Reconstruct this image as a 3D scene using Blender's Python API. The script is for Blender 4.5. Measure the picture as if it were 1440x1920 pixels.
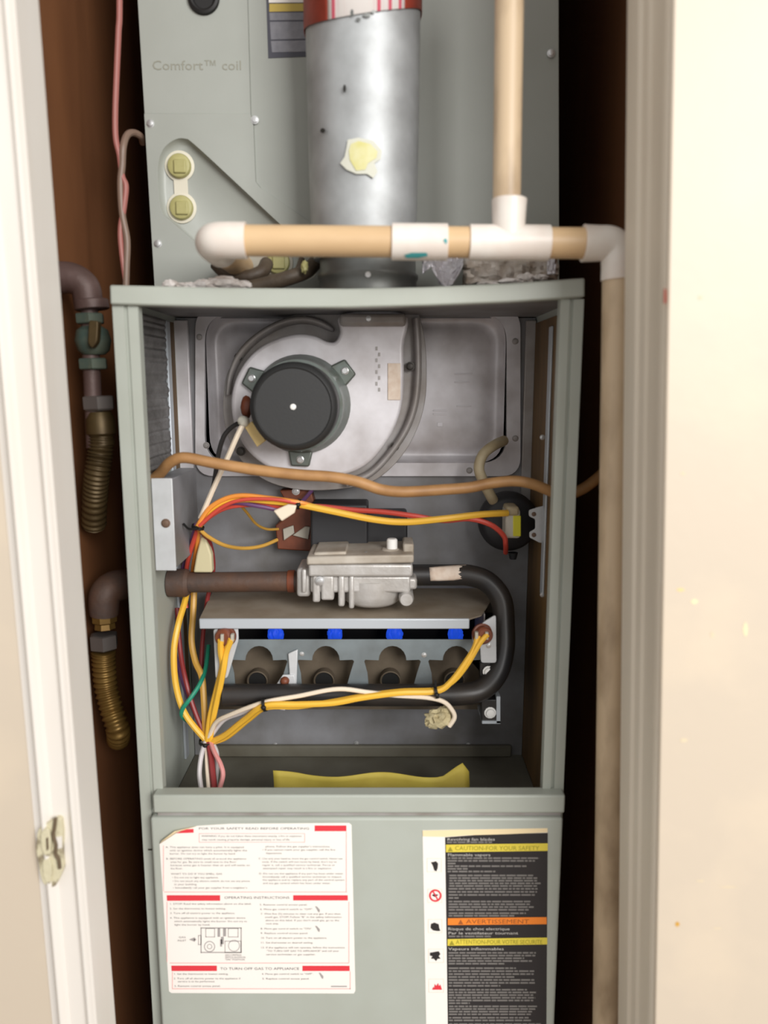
import bpy, bmesh, math, random
from mathutils import Vector, Matrix, noise
random.seed(7)
for o in list(bpy.data.objects): bpy.data.objects.remove(o)
scene = bpy.context.scene
COL = scene.collection

# ------------------------------------------------------------------ camera
F = 1450.0; TH = math.radians(9.64); D = 0.752; ZC = 1.15
cam_d = bpy.data.cameras.new('camera'); cam = bpy.data.objects.new('camera', cam_d); COL.objects.link(cam)
cam_d.sensor_fit = 'VERTICAL'; cam_d.sensor_height = 36.0; cam_d.lens = F / 1920 * 36.0
cam_d.clip_start = 0.01; cam_d.clip_end = 50
cam.location = (0, -D, ZC); cam.rotation_euler = (math.pi / 2 - TH, 0, 0)
cam_d.dof.use_dof = True; cam_d.dof.focus_distance = 1.02; cam_d.dof.aperture_fstop = 3.4
scene.camera = cam
# ------------------------------------------------------------------ light
world = bpy.data.worlds.new('world'); scene.world = world; world.use_nodes = True
bg = world.node_tree.nodes['Background']; bg.inputs[0].default_value = (1.0, 0.985, 0.965, 1); bg.inputs[1].default_value = 0.68
def area(name, loc, target, size, power, color):
    l = bpy.data.lights.new(name, 'AREA'); l.shape = 'RECTANGLE'; l.size, l.size_y = size; l.energy = power; l.color = color
    o = bpy.data.objects.new(name, l); COL.objects.link(o); o.location = loc
    o.rotation_euler = (Vector(target) - Vector(loc)).to_track_quat('-Z', 'Y').to_euler(); return o
area('window_daylight', (1.6, -2.9, 2.1), (-0.1, 0, 1.15), (1.7, 1.6), 122, (1.0, 0.985, 0.965))
vs = scene.view_settings; vs.view_transform = 'Standard'; vs.look = 'None'; vs.gamma = 1; vs.use_curve_mapping = False; vs.exposure = 0.08

# ------------------------------------------------------------------ helpers
CT, ST = math.cos(TH), math.sin(TH)
def ray(px, py):
    x = (px - 720) / F; y = -(py - 960) / F
    return Vector((x, CT + y * ST, -ST + y * CT))
def P(px, py, Y=0.0):
    d = ray(px, py); t = (Y + D) / d.y
    return Vector((d.x * t, Y, ZC + d.z * t))
def S(n, py, Y):                         # size in metres of n pixels at that depth
    return n / F * (Y + D) / ray(720, py).y
def lin(c):
    return tuple(((v / 255) / 12.92 if v / 255 <= 0.04045 else ((v / 255 + 0.055) / 1.055) ** 2.4) for v in c)

MATS = {}
def mat(name, rgb, rough=0.6, metal=0.0, rgb2=None, scale=30, amount=0.5, bump=0.0, bscale=200, emit=None, stretch=None, detail=4, lo=0.35, hi=0.7, spec=0.5):
    m = bpy.data.materials.new(name); m.use_nodes = True; nt = m.node_tree
    b = nt.nodes['Principled BSDF']; b.inputs['Roughness'].default_value = rough; b.inputs['Metallic'].default_value = metal
    b.inputs['Specular IOR Level'].default_value = spec
    c1 = (*lin(rgb), 1); b.inputs['Base Color'].default_value = c1
    tc = nt.nodes.new('ShaderNodeTexCoord'); mp = nt.nodes.new('ShaderNodeMapping'); nt.links.new(tc.outputs['Object'], mp.inputs[0])
    if stretch: mp.inputs['Scale'].default_value = stretch
    if rgb2 is not None:
        n = nt.nodes.new('ShaderNodeTexNoise'); n.inputs['Scale'].default_value = scale; n.inputs['Detail'].default_value = detail
        nt.links.new(mp.outputs[0], n.inputs['Vector'])
        r = nt.nodes.new('ShaderNodeValToRGB'); r.color_ramp.elements[0].position = lo; r.color_ramp.elements[1].position = hi
        r.color_ramp.elements[0].color = c1
        c2 = lin(rgb2); r.color_ramp.elements[1].color = (*[a + (q - a) * amount for a, q in zip(c1[:3], c2)], 1)
        nt.links.new(n.outputs['Fac'], r.inputs[0]); nt.links.new(r.outputs[0], b.inputs['Base Color'])
    if bump:
        n2 = nt.nodes.new('ShaderNodeTexNoise'); n2.inputs['Scale'].default_value = bscale; n2.inputs['Detail'].default_value = 3
        nt.links.new(mp.outputs[0], n2.inputs['Vector'])
        bp = nt.nodes.new('ShaderNodeBump'); bp.inputs['Strength'].default_value = bump; bp.inputs['Distance'].default_value = 0.002
        nt.links.new(n2.outputs['Fac'], bp.inputs['Height']); nt.links.new(bp.outputs[0], b.inputs['Normal'])
    if emit:
        b.inputs['Emission Color'].default_value = (*lin(emit[0]), 1); b.inputs['Emission Strength'].default_value = emit[1]
    MATS[name] = m
    return m
mat('cream_paint', (205, 191, 172), 0.45, rgb2=(226, 208, 182), scale=9, amount=0.5, bump=0.08, bscale=60, lo=0.5, hi=0.8)
mat('trim_paint', (226, 220, 212), 0.4, rgb2=(204, 190, 172), scale=14, amount=0.5, bump=0.06, bscale=50, stretch=(1, 1, 0.15), lo=0.48, hi=0.8)
mat('jamb_paint', (232, 221, 203), 0.5, rgb2=(196, 182, 162), scale=12, amount=0.6, bump=0.06, bscale=50, stretch=(1, 1, 0.15))
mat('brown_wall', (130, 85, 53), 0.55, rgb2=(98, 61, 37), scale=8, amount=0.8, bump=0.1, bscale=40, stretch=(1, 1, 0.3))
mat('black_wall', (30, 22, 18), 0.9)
mat('ceiling_paint', (120, 110, 100), 0.9)
mat('floor_vinyl', (112, 94, 76), 0.6, rgb2=(92, 76, 60), scale=6, amount=0.7)
mat('grey_paint', (177, 182, 173), 0.42, rgb2=(166, 169, 158), scale=12, amount=0.6, bump=0.03, bscale=300)
mat('coil_paint', (164, 167, 160), 0.42, rgb2=(152, 155, 147), scale=10, amount=0.6, bump=0.03, bscale=300)
mat('coil_emboss', (144, 143, 130), 0.55)
mat('galv_dark', (150, 150, 154), 0.5, 0.15, rgb2=(108, 104, 98), scale=14, amount=0.8, bump=0.05, bscale=250)
mat('galv_light', (234, 231, 235), 0.42, 0.15, rgb2=(168, 160, 158), scale=18, amount=0.7, bump=0.04, bscale=220)
mat('galv_mid', (176, 172, 171), 0.45, 0.15, rgb2=(128, 116, 104), scale=22, amount=0.7, bump=0.04, bscale=220)
mat('dusty_steel', (164, 152, 136), 0.7, 0.1, rgb2=(136, 120, 100), scale=18, amount=0.9, bump=0.1, bscale=160)
mat('pale_steel', (212, 214, 216), 0.4, 0.1, rgb2=(176, 176, 176), scale=30, amount=0.6)
mat('deck_steel', (120, 117, 104), 0.7, 0.1, rgb2=(98, 92, 78), scale=14, amount=0.9, bump=0.1, bscale=160)
mat('steel_edge', (192, 198, 204), 0.35, 0.2)
mat('foil', (222, 218, 222), 0.35, 0.3, rgb2=(186, 182, 186), scale=60, amount=0.8, bump=0.5, bscale=150)
mat('white_crust', (250, 244, 240), 0.8, rgb2=(186, 174, 164), scale=90, amount=0.7, bump=0.6, bscale=200)
mat('rusty_foil', (206, 198, 190), 0.45, 0.15, rgb2=(150, 130, 106), scale=45, amount=0.8, bump=0.6, bscale=120)
mat('flue_steel', (184, 187, 188), 0.55, 0.55, rgb2=(146, 147, 147), scale=26, amount=0.75, bump=0.04, bscale=120, detail=6)
mat('flue_dark', (120, 122, 120), 0.45, 0.7, rgb2=(92, 92, 88), scale=30, amount=0.8)
mat('black_spot', (40, 38, 34), 0.7)
mat('red_tape', (178, 74, 56), 0.45, rgb2=(130, 52, 40), scale=40, amount=0.7)
mat('white_print', (246, 240, 236), 0.5, rgb2=(226, 160, 160), scale=60, amount=0.4, stretch=(3, 3, 0.2), lo=0.55, hi=0.75)
mat('pink_print', (232, 110, 130), 0.5)
mat('yellow_residue', (206, 200, 132), 0.8, rgb2=(222, 220, 190), scale=60, amount=0.8)
mat('residue_edge', (206, 206, 192), 0.8)
mat('cpvc_tan', (214, 182, 140), 0.42, rgb2=(194, 160, 120), scale=30, amount=0.6, stretch=(0.4, 1, 1), detail=5)
mat('cpvc_dirty', (208, 184, 152), 0.45, rgb2=(136, 112, 86), scale=30, amount=0.8, stretch=(1, 1, 0.4), detail=7, lo=0.46, hi=0.74)
mat('pvc_white', (234, 227, 218), 0.35, rgb2=(222, 206, 194), scale=34, amount=0.7)
mat('teal_primer', (70, 158, 160), 0.5)
mat('motor_black', (46, 46, 46), 0.5, bump=0.05, bscale=400)
mat('black_paint', (36, 36, 38), 0.38, rgb2=(70, 60, 50), scale=24, amount=0.5, detail=5)
mat('black_plastic', (44, 44, 47), 0.5)
mat('zinc_green', (116, 124, 120), 0.4, 0.5, rgb2=(92, 92, 78), scale=60, amount=0.6)
mat('iron_rust', (82, 68, 62), 0.6, 0.2, rgb2=(104, 74, 56), scale=40, amount=0.8, bump=0.3, bscale=150)
mat('iron_purple', (96, 76, 72), 0.55, 0.2, rgb2=(70, 52, 46), scale=30, amount=0.8, bump=0.2, bscale=150)
mat('brass', (136, 108, 56), 0.42, 0.6, rgb2=(100, 74, 36), scale=40, amount=0.7)
mat('brass_dull', (88, 72, 44), 0.5, 0.5, rgb2=(62, 48, 28), scale=40, amount=0.7)
mat('nut_grey', (120, 114, 110), 0.4, 0.6)
mat('valve_green', (66, 84, 78), 0.5, 0.2, rgb2=(96, 100, 84), scale=60, amount=0.8)
mat('cast_alu', (206, 203, 200), 0.42, 0.35, rgb2=(172, 166, 158), scale=40, amount=0.7, bump=0.15, bscale=260)
mat('cast_dusty', (198, 190, 178), 0.6, 0.2, rgb2=(150, 136, 118), scale=30, amount=0.8)
mat('white_plastic', (246, 244, 240), 0.35)
mat('paper_label', (234, 218, 202), 0.7, rgb2=(206, 176, 152), scale=120, amount=0.6)
mat('cream_label', (222, 206, 176), 0.7, rgb2=(196, 180, 150), scale=120, amount=0.6)
mat('tan_label', (232, 204, 140), 0.6)
mat('burner_brown', (104, 92, 76), 0.75, 0.1, rgb2=(78, 66, 52), scale=30, amount=0.8)
mat('painted_hole_shade', (14, 13, 12), 0.9)  # near-black that paints in the shade inside the burner tubes and flame slot
mat('burner_face', (140, 150, 154), 0.45, 0.4, rgb2=(112, 116, 116), scale=24, amount=0.8)
mat('flame', (20, 60, 200), 0.6, emit=((34, 84, 225), 0.6))
mat('brown_bakelite', (124, 66, 42), 0.5, rgb2=(92, 46, 28), scale=60, amount=0.7)
mat('mica', (188, 182, 168), 0.5, 0.2)
mat('adhesive_brown', (118, 90, 52), 0.6, rgb2=(78, 58, 34), scale=26, amount=0.9, stretch=(1, 1, 0.2))
mat('liner_foil', (138, 136, 134), 0.4, 0.6, rgb2=(100, 98, 94), scale=26, amount=0.8, bump=0.9, bscale=45, stretch=(1, 1, 2.2))
mat('yellow_paper', (188, 170, 70), 0.7, rgb2=(160, 138, 50), scale=22, amount=0.7)
mat('putty', (196, 184, 146), 0.85, rgb2=(166, 150, 110), scale=120, amount=0.8, bump=0.6, bscale=300)
mat('hose_tan', (188, 142, 92), 0.5, rgb2=(146, 104, 62), scale=30, amount=0.8)
mat('hose_pale', (196, 182, 150), 0.5, rgb2=(170, 148, 112), scale=60, amount=0.7)
mat('wire_yellow', (240, 186, 62), 0.4)
mat('wire_amber', (206, 158, 70), 0.45)
mat('wire_orange', (236, 150, 62), 0.4)
mat('wire_red', (206, 76, 62), 0.4)
mat('wire_darkred', (140, 48, 48), 0.45)
mat('wire_purple', (104, 66, 110), 0.45)
mat('wire_white', (238, 222, 200), 0.4)
mat('wire_grey', (206, 200, 200), 0.4)
mat('wire_black', (48, 46, 46), 0.45)
mat('wire_teal', (32, 140, 112), 0.45)
mat('wire_pink', (222, 150, 146), 0.45)
mat('cord_pink', (160, 100, 92), 0.5)
mat('cord_grey', (126, 104, 90), 0.5)
mat('greasy_brown', (92, 80, 66), 0.55, rgb2=(60, 46, 34), scale=40, amount=0.8, bump=0.3)
mat('cap_olive', (178, 172, 116), 0.5, rgb2=(152, 146, 92), scale=80, amount=0.6)
mat('gasket_white', (216, 210, 192), 0.6)
mat('gasket_grey', (168, 162, 148), 0.6)
mat('rubber_black', (20, 18, 17), 0.6)
mat('plate_navy', (74, 74, 84), 0.6)
mat('plate_grey', (140, 140, 146), 0.6, rgb2=(112, 112, 120), scale=140, amount=0.6)
mat('plate_yellow', (200, 174, 84), 0.6)
mat('label_white', (247, 241, 234), 0.55)
mat('label_red', (226, 58, 70), 0.55)
mat('label_pinkline', (240, 176, 172), 0.6)
mat('label_ink', (104, 98, 98), 0.6)
mat('diagram_ink', (166, 160, 158), 0.6)
mat('label_bold', (92, 88, 90), 0.6)
mat('label_black', (44, 41, 42), 0.5)
mat('label_bodygrey', (122, 118, 114), 0.6)
mat('label_headgrey', (196, 192, 186), 0.6)
mat('label_yellow', (226, 206, 76), 0.55)
mat('label_yellowink', (160, 148, 44), 0.55)
mat('label_orange', (240, 134, 46), 0.55)
mat('label_orangeink', (160, 88, 40), 0.55)
mat('label_curl', (244, 222, 178), 0.6)
mat('connector_yellow', (224, 216, 52), 0.45)
mat('connector_clear', (214, 210, 196), 0.4)
mat('connector_pale', (206, 196, 158), 0.5)
mat('painted_latch', (206, 198, 168), 0.5, rgb2=(120, 106, 84), scale=70, amount=0.9, bump=0.4, bscale=150, lo=0.5, hi=0.62)
mat('latch_dark', (110, 94, 74), 0.5, 0.3)
mat('screw_zinc', (214, 214, 214), 0.3, 0.7)
mat('screw_dark', (74, 70, 66), 0.5, 0.4)
mat('screw_brown', (122, 98, 82), 0.5, 0.3)
mat('washer_white', (240, 238, 234), 0.4)
mat('red_mark', (150, 60, 40), 0.6)

WLOC = {}
def finish(me, smooth=35):
    if smooth:
        me.polygons.foreach_set('use_smooth', [True] * len(me.polygons))
        try: me.set_sharp_from_angle(angle=math.radians(smooth))
        except Exception: pass
    me.update(); return me
def mk(name, me, m, parent=None, bevel=0.0, seg=2, solid=0.0, smooth=35, sub=0):
    """Link a world-space mesh as one object with its origin at its own base centre."""
    finish(me, smooth)
    vs_ = [v.co for v in me.vertices]
    lo = Vector([min(v[i] for v in vs_) for i in range(3)]); hi = Vector([max(v[i] for v in vs_) for i in range(3)])
    c = Vector(((lo.x + hi.x) / 2, (lo.y + hi.y) / 2, lo.z))
    me.transform(Matrix.Translation(-c))
    o = bpy.data.objects.new(name, me); COL.objects.link(o)
    if m: me.materials.clear(); me.materials.append(MATS[m])
    WLOC[o] = c
    if parent: o.parent = parent; o.location = c - WLOC[parent]
    else: o.location = c
    if solid:
        md = o.modifiers.new('solid', 'SOLIDIFY'); md.thickness = solid; md.offset = 0
    if bevel:
        md = o.modifiers.new('bevel', 'BEVEL'); md.width = bevel; md.segments = seg; md.limit_method = 'ANGLE'; md.angle_limit = math.radians(40)
    if sub:
        md = o.modifiers.new('sub', 'SUBSURF'); md.levels = sub; md.render_levels = sub
    return o
def tag(o, label, cat=None, group=None, kind=None):
    if label: o['label'] = label
    if cat: o['category'] = cat
    if group: o['group'] = group
    if kind: o['kind'] = kind
    return o
def thing(name, label, cat, loc, group=None):
    o = bpy.data.objects.new(name, None); COL.objects.link(o); o.empty_display_size = 0.02
    o.location = loc; WLOC[o] = Vector(loc); return tag(o, label, cat, group)
def new_mesh(verts, faces, name='m'):
    me = bpy.data.meshes.new(name); me.from_pydata([tuple(v) for v in verts], [], faces); me.update()
    bm = bmesh.new(); bm.from_mesh(me); bmesh.ops.recalc_face_normals(bm, faces=bm.faces); bm.to_mesh(me); bm.free(); return me
def join(meshes):
    V = []; Fc = []
    for me in meshes:
        n = len(V); V += [v.co.copy() for v in me.vertices]; Fc += [[n + i for i in p.vertices] for p in me.polygons]
        bpy.data.meshes.remove(me)
    return new_mesh(V, Fc)
def box(x0, x1, y0, y1, z0, z1):
    v = [(x, y, z) for z in (z0, z1) for y in (y0, y1) for x in (x0, x1)]
    return new_mesh(v, [(0, 2, 3, 1), (4, 5, 7, 6), (0, 1, 5, 4), (2, 6, 7, 3), (0, 4, 6, 2), (1, 3, 7, 5)])
def hexa(front4, back4):
    v = list(front4) + list(back4)
    return new_mesh(v, [(0, 1, 2, 3), (7, 6, 5, 4), (0, 4, 5, 1), (1, 5, 6, 2), (2, 6, 7, 3), (3, 7, 4, 0)])
def pbox(px0, py0, px1, py1, yf, yb):
    a = [P(px0, py0, yf), P(px1, py0, yf), P(px1, py1, yf), P(px0, py1, yf)]
    return hexa(a, [Vector((q.x, yb, q.z)) for q in a])
def quadbox(pts, yf, yb):                 # four pixel corners on the front plane, extruded in depth
    a = [P(x, y, yf) for x, y in pts]
    return hexa(a, [Vector((q.x, yb, q.z)) for q in a])
def prism(pts3, dy):
    n = len(pts3); v = [Vector(p) for p in pts3] + [Vector((p[0], p[1] + dy, p[2])) for p in pts3]
    return new_mesh(v, [tuple(range(n)), tuple(range(2 * n - 1, n - 1, -1))] + [(i, n + i, n + (i + 1) % n, (i + 1) % n) for i in range(n)])
def pprism(pts, yf, yb): return prism([P(x, y, yf) for x, y in pts], yb - yf)
def catmull(pts, per=8, closed=False):
    pts = [Vector(p) for p in pts]; n = len(pts); out = []
    rng = n if closed else n - 1
    for i in range(rng):
        if closed: p0, p1, p2, p3 = pts[(i - 1) % n], pts[i], pts[(i + 1) % n], pts[(i + 2) % n]
        else: p0, p1, p2, p3 = pts[max(i - 1, 0)], pts[i], pts[i + 1], pts[min(i + 2, n - 1)]
        for k in range(per):
            t = k / per
            out.append(0.5 * ((2 * p1) + (p2 - p0) * t + (2 * p0 - 5 * p1 + 4 * p2 - p3) * t * t + (3 * p1 - p0 - 3 * p2 + p3) * t ** 3))
    if not closed: out.append(pts[-1])
    return out
def rpoly(pts, r, seg=5):                 # polygon with filleted corners (2D tuples); r number or list
    n = len(pts); out = []
    for i in range(n):
        p = Vector(pts[i]); a = Vector(pts[i - 1]) - p; b = Vector(pts[(i + 1) % n]) - p
        rr = r[i] if isinstance(r, (list, tuple)) else r
        if rr <= 0: out.append(tuple(p)); continue
        la, lb = a.length, b.length; k = min(rr, la * 0.49, lb * 0.49)
        s, e = p + a / la * k, p + b / lb * k
        for j in range(seg + 1):
            t = j / seg; out.append(tuple((1 - t) ** 2 * s + 2 * t * (1 - t) * p + t * t * e))
    return out
def sweep(path, rad, n=10, caps=True, squash=1.0):
    path = [Vector(p) for p in path]; m = len(path); V = []; Fc = []
    up = None
    for i, p in enumerate(path):
        t = (path[min(i + 1, m - 1)] - path[max(i - 1, 0)]).normalized()
        if up is None:
            up = Vector((0, 0, 1)) if abs(t.z) < 0.9 else Vector((0, 1, 0))
        up = (up - t * up.dot(t)).normalized(); side = t.cross(up)
        r = rad(i / (m - 1)) if callable(rad) else (rad[i] if isinstance(rad, (list, tuple)) else rad)
        for k in range(n):
            a = 2 * math.pi * k / n; V.append(p + up * math.cos(a) * r + side * math.sin(a) * r * squash)
    for i in range(m - 1):
        for k in range(n):
            Fc.append((i * n + k, i * n + (k + 1) % n, (i + 1) * n + (k + 1) % n, (i + 1) * n + k))
    if caps: Fc.append(tuple(range(n))); Fc.append(tuple(range((m - 1) * n, m * n)))
    return new_mesh(V, Fc)
def lathe(c, axis, prof, n=28, caps=True):  # prof: list of (distance along axis, radius)
    c = Vector(c); ax = Vector(axis).normalized(); u = ax.orthogonal().normalized(); w = ax.cross(u); V = []; Fc = []
    for d, r in prof:
        for k in range(n):
            a = 2 * math.pi * k / n; V.append(c + ax * d + (u * math.cos(a) + w * math.sin(a)) * r)
    for i in range(len(prof) - 1):
        for k in range(n): Fc.append((i * n + k, i * n + (k + 1) % n, (i + 1) * n + (k + 1) % n, (i + 1) * n + k))
    if caps: Fc.append(tuple(range(n))); Fc.append(tuple(range((len(prof) - 1) * n, len(prof) * n)))
    return new_mesh(V, Fc)
def cut_plate(outer, holes, yf, thick):    # XZ outlines with real holes, front face at yf
    cu = bpy.data.curves.new('c', 'CURVE'); cu.dimensions = '2D'; cu.fill_mode = 'BOTH'; cu.extrude = thick / 2
    for loop in [outer] + holes:
        s = cu.splines.new('POLY'); s.points.add(len(loop) - 1); s.use_cyclic_u = True
        for q, p in zip(s.points, loop): q.co = (p[0], p[1], 0, 1)
    ob = bpy.data.objects.new('c', cu); COL.objects.link(ob)
    me = bpy.data.meshes.new_from_object(ob.evaluated_get(bpy.context.evaluated_depsgraph_get()))
    bpy.data.objects.remove(ob); bpy.data.curves.remove(cu)
    me.transform(Matrix(((1, 0, 0, 0), (0, 0, -1, yf + thick / 2), (0, 1, 0, 0), (0, 0, 0, 1))))
    bm = bmesh.new(); bm.from_mesh(me); bmesh.ops.remove_doubles(bm, verts=bm.verts, dist=1e-6); bmesh.ops.recalc_face_normals(bm, faces=bm.faces); bm.to_mesh(me); bm.free()
    return me
def xz(pts, Y): return [(P(x, y, Y).x, P(x, y, Y).z) for x, y in pts]
def loft(loops, cap_last=True):
    n = len(loops[0]); V = [p for l in loops for p in l]; Fc = []
    for i in range(len(loops) - 1):
        for k in range(n): Fc.append((i * n + k, i * n + (k + 1) % n, (i + 1) * n + (k + 1) % n, (i + 1) * n + k))
    if cap_last: Fc.append(tuple(range((len(loops) - 1) * n, len(loops) * n)))
    me = bpy.data.meshes.new('loft'); me.from_pydata([tuple(v) for v in V], [], Fc); me.update(); return me
def profile_sweep(prof, a, b):             # closed (x,y) profile, carried straight from point a to point b
    n = len(prof); V = [Vector((a.x + x, a.y + y, a.z)) for x, y in prof] + [Vector((b.x + x, b.y + y, b.z)) for x, y in prof]
    return new_mesh(V, [tuple(range(n)), tuple(range(2 * n - 1, n - 1, -1))] + [(i, (i + 1) % n, n + (i + 1) % n, n + i) for i in range(n)])
_scr = {}
def screw(px, py, Y, rpx, parent, m='screw_zinc', name='screw', h=None, axis=(0, -1, 0)):
    c = P(px, py, Y); r = S(rpx, py, Y); hh = h or r * 0.7
    return mk(name, lathe(c, axis, [(0, r * 1.25), (hh * 0.25, r * 1.25), (hh * 0.3, r * 0.95), (hh * 0.9, r * 0.85), (hh, r * 0.6)], 12), m, parent)
def blob(c, r, sq=(1, 1, 1), amp=0.3, fr=60, seed=0, sub=3):
    bm = bmesh.new(); bmesh.ops.create_icosphere(bm, subdivisions=sub, radius=1)
    for v in bm.verts:
        d = v.co.normalized(); k = 1 + amp * noise.noise(d * 2.2 + Vector((seed, seed * 2, 0))) + amp * 0.5 * noise.noise(d * 5 + Vector((seed, 0, 3)))
        v.co = Vector(c) + Vector((d.x * sq[0], d.y * sq[1], d.z * sq[2])) * r * k
    me = bpy.data.meshes.new('b'); bm.to_mesh(me); bm.free(); return me
def cyl_hit(px, py, cx, cy, r, axis='z', cz=0):
    d = ray(px, py); o = Vector((0, -D, ZC))
    if axis == 'z': a, b = (o.x - cx, o.y - cy), (d.x, d.y)
    else: a, b = (o.z - cz, o.y - cy), (d.z, d.y)
    A = b[0] ** 2 + b[1] ** 2; B = a[0] * b[0] + a[1] * b[1]; C = a[0] ** 2 + a[1] ** 2 - r * r
    disc = max(B * B - A * C, 0); t = (-B - math.sqrt(disc)) / A
    return o + d * t
def skin_patch(pts, fn, rings=5):          # pixel outline laid on a curved surface as a film
    cx = sum(p[0] for p in pts) / len(pts); cy = sum(p[1] for p in pts) / len(pts); n = len(pts)
    V = [fn(cx, cy)]; Fc = []
    for r in range(1, rings + 1):
        t = r / rings
        for x, y in pts: V.append(fn(cx + (x - cx) * t, cy + (y - cy) * t))
    for k in range(n): Fc.append((0, 1 + k, 1 + (k + 1) % n))
    for r in range(rings - 1):
        for k in range(n):
            a = 1 + r * n; Fc.append((a + k, a + n + k, a + n + (k + 1) % n, a + (k + 1) % n))
    return new_mesh(V, Fc)
def wire(name, label, path, r_px, m, cat='wire', group=None, per=8, n=8):
    pts = [P(x, y, Y) for x, y, Y in path]; py = path[len(path) // 2]
    o = mk(name, sweep(catmull(pts, per), S(r_px, py[1], py[2]), n), m)
    return tag(o, label, cat, group)
TEXTS = []
def text_geo(body, px0, px1, py_base, hpx, Y):
    """Flat printed lettering: baseline starts at a pixel, stretched to end at px1."""
    cu = bpy.data.curves.new('t', 'FONT'); cu.body = body; cu.resolution_u = 2
    ob = bpy.data.objects.new('t', cu); COL.objects.link(ob)
    TEXTS.append((ob, px0, px1, py_base, hpx, Y)); return ob
def flush_texts():
    global TEXTS
    dg = bpy.context.evaluated_depsgraph_get(); out = []
    for ob, px0, px1, pyb, hpx, Y in TEXTS:
        me = bpy.data.meshes.new_from_object(ob.evaluated_get(dg))
        w = max((v.co.x for v in me.vertices), default=1) or 1
        a, b = P(px0, pyb, Y), P(px1, pyb, Y); k = (b.x - a.x) / w; h = S(hpx, pyb, Y) / 0.72
        for v in me.vertices: v.co = Vector((a.x + v.co.x * k, Y, a.z + v.co.y * h))
        out.append(me)
    for t in TEXTS: cu = t[0].data; bpy.data.objects.remove(t[0]); bpy.data.curves.remove(cu)
    TEXTS = []
    return out
def raw_join(meshes):
    V = []; Fc = []
    for me in meshes:
        n = len(V); V += [tuple(v.co) for v in me.vertices]; Fc += [[n + i for i in p.vertices] for p in me.polygons]; bpy.data.meshes.remove(me)
    m = bpy.data.meshes.new('j'); m.from_pydata(V, [], Fc); m.update(); return m

# ================================================================== the setting
def struct(name, me, m, label, cat, **k):
    o = mk(name, me, m, **k); return tag(o, label, cat, kind='structure')
struct('floor', box(-1.6, 1.6, -3.2, 0.75, -0.05, 0.0), 'floor_vinyl', 'tan vinyl floor running under the furnace closet', 'floor')
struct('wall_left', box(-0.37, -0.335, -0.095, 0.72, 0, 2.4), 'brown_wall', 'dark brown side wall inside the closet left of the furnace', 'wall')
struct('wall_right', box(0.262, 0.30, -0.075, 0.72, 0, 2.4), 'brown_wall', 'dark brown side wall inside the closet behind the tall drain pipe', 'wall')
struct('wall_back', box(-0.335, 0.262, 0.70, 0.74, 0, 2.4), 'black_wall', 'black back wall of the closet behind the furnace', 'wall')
struct('ceiling', box(-0.37, 0.30, -0.09, 0.74, 2.4, 2.44), 'ceiling_paint', 'closet ceiling above the evaporator coil cabinet', 'ceiling')
# left casing: flat inner strip, two rounded beads, then the wall
def line_ext(p_top, p_bot, Y, z0=0.0, z1=2.4):
    a, b = P(*p_top, Y), P(*p_bot, Y); d = (b - a) / (b.z - a.z)
    return a + d * (z0 - a.z), a + d * (z1 - a.z)
la, lb = [q - Vector((0, .045, 0)) for q in line_ext((72, 0), (217, 1920), -0.075)]
def bead(x0, x1, h, base, n=7): return [(x0 + (x1 - x0) * i / n, base - h * math.sin(math.pi * i / n)) for i in range(n + 1)]
prof = [(0.0, 0.045), (0.0, 0.002), (-0.001, 0.0005)] + bead(-0.0015, -0.0085, 0.0045, 0.0005) + \
       [(-0.011, 0.003), (-0.025, 0.003)] + bead(-0.027, -0.0355, 0.0055, 0.001) + [(-0.038, 0.005), (-0.044, 0.006), (-0.044, 0.045)]
struct('trim_1', profile_sweep(prof, la, lb), 'trim_paint', 'white painted moulded door casing with rounded beads on the left', 'door casing', smooth=30)
wl = [la + Vector((-0.0442, 0.0055, 0)), lb + Vector((-0.0442, 0.0055, 0))]
struct('wall_front_left', new_mesh(
    [(-1.2, wl[0].y, 0), wl[0], wl[1], (-1.2, wl[1].y, 2.4), (-1.2, wl[0].y + .04, 0), wl[0] + Vector((0, .04, 0)), wl[1] + Vector((0, .04, 0)), (-1.2, wl[1].y + .04, 2.4)],
    [(0, 1, 2, 3), (7, 6, 5, 4), (0, 4, 5, 1), (1, 5, 6, 2), (2, 6, 7, 3), (3, 7, 4, 0)]), 'cream_paint', 'cream painted wall left of the white door casing', 'wall')
# right jamb: stepped strip that runs back into the opening, then the flat wall
ra, rb = line_ext((1257, 0), (1223, 1920), -0.17)
jp = [(0.0, 0.001), (0.001, 0.0), (0.02, 0.0), (0.02, 0.085), (-0.0035, 0.085), (-0.004, 0.083), (-0.004, 0.056), (-0.0035, 0.055), (-0.0015, 0.053),
      (-0.0015, 0.040), (0.0006, 0.0365), (0.0006, 0.014), (-0.0006, 0.011), (-0.0006, 0.003)]
struct('trim_2', profile_sweep(jp, ra, rb), 'jamb_paint', 'narrow beige stepped door jamb beside the right wall', 'door jamb', smooth=25)
wr = [ra + Vector((0.0202, 0.0, 0)), rb + Vector((0.0202, 0.0, 0))]
rw = [ra + Vector((0.0008, -0.004, 0)), rb + Vector((0.0008, -0.004, 0))]
struct('wall_front_right', new_mesh(
    [rw[0], (1.2, rw[0].y, 0), (1.2, rw[1].y, 2.4), rw[1], rw[0] + Vector((0, .0038, 0)), (1.2, rw[0].y + .0038, 0), (1.2, rw[1].y + .0038, 2.4), rw[1] + Vector((0, .0038, 0))],
    [(0, 1, 2, 3), (7, 6, 5, 4), (0, 4, 5, 1), (1, 5, 6, 2), (2, 6, 7, 3), (3, 7, 4, 0)]), 'cream_paint', 'flat cream painted wall right of the closet opening', 'wall', bevel=0.0012)

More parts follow.
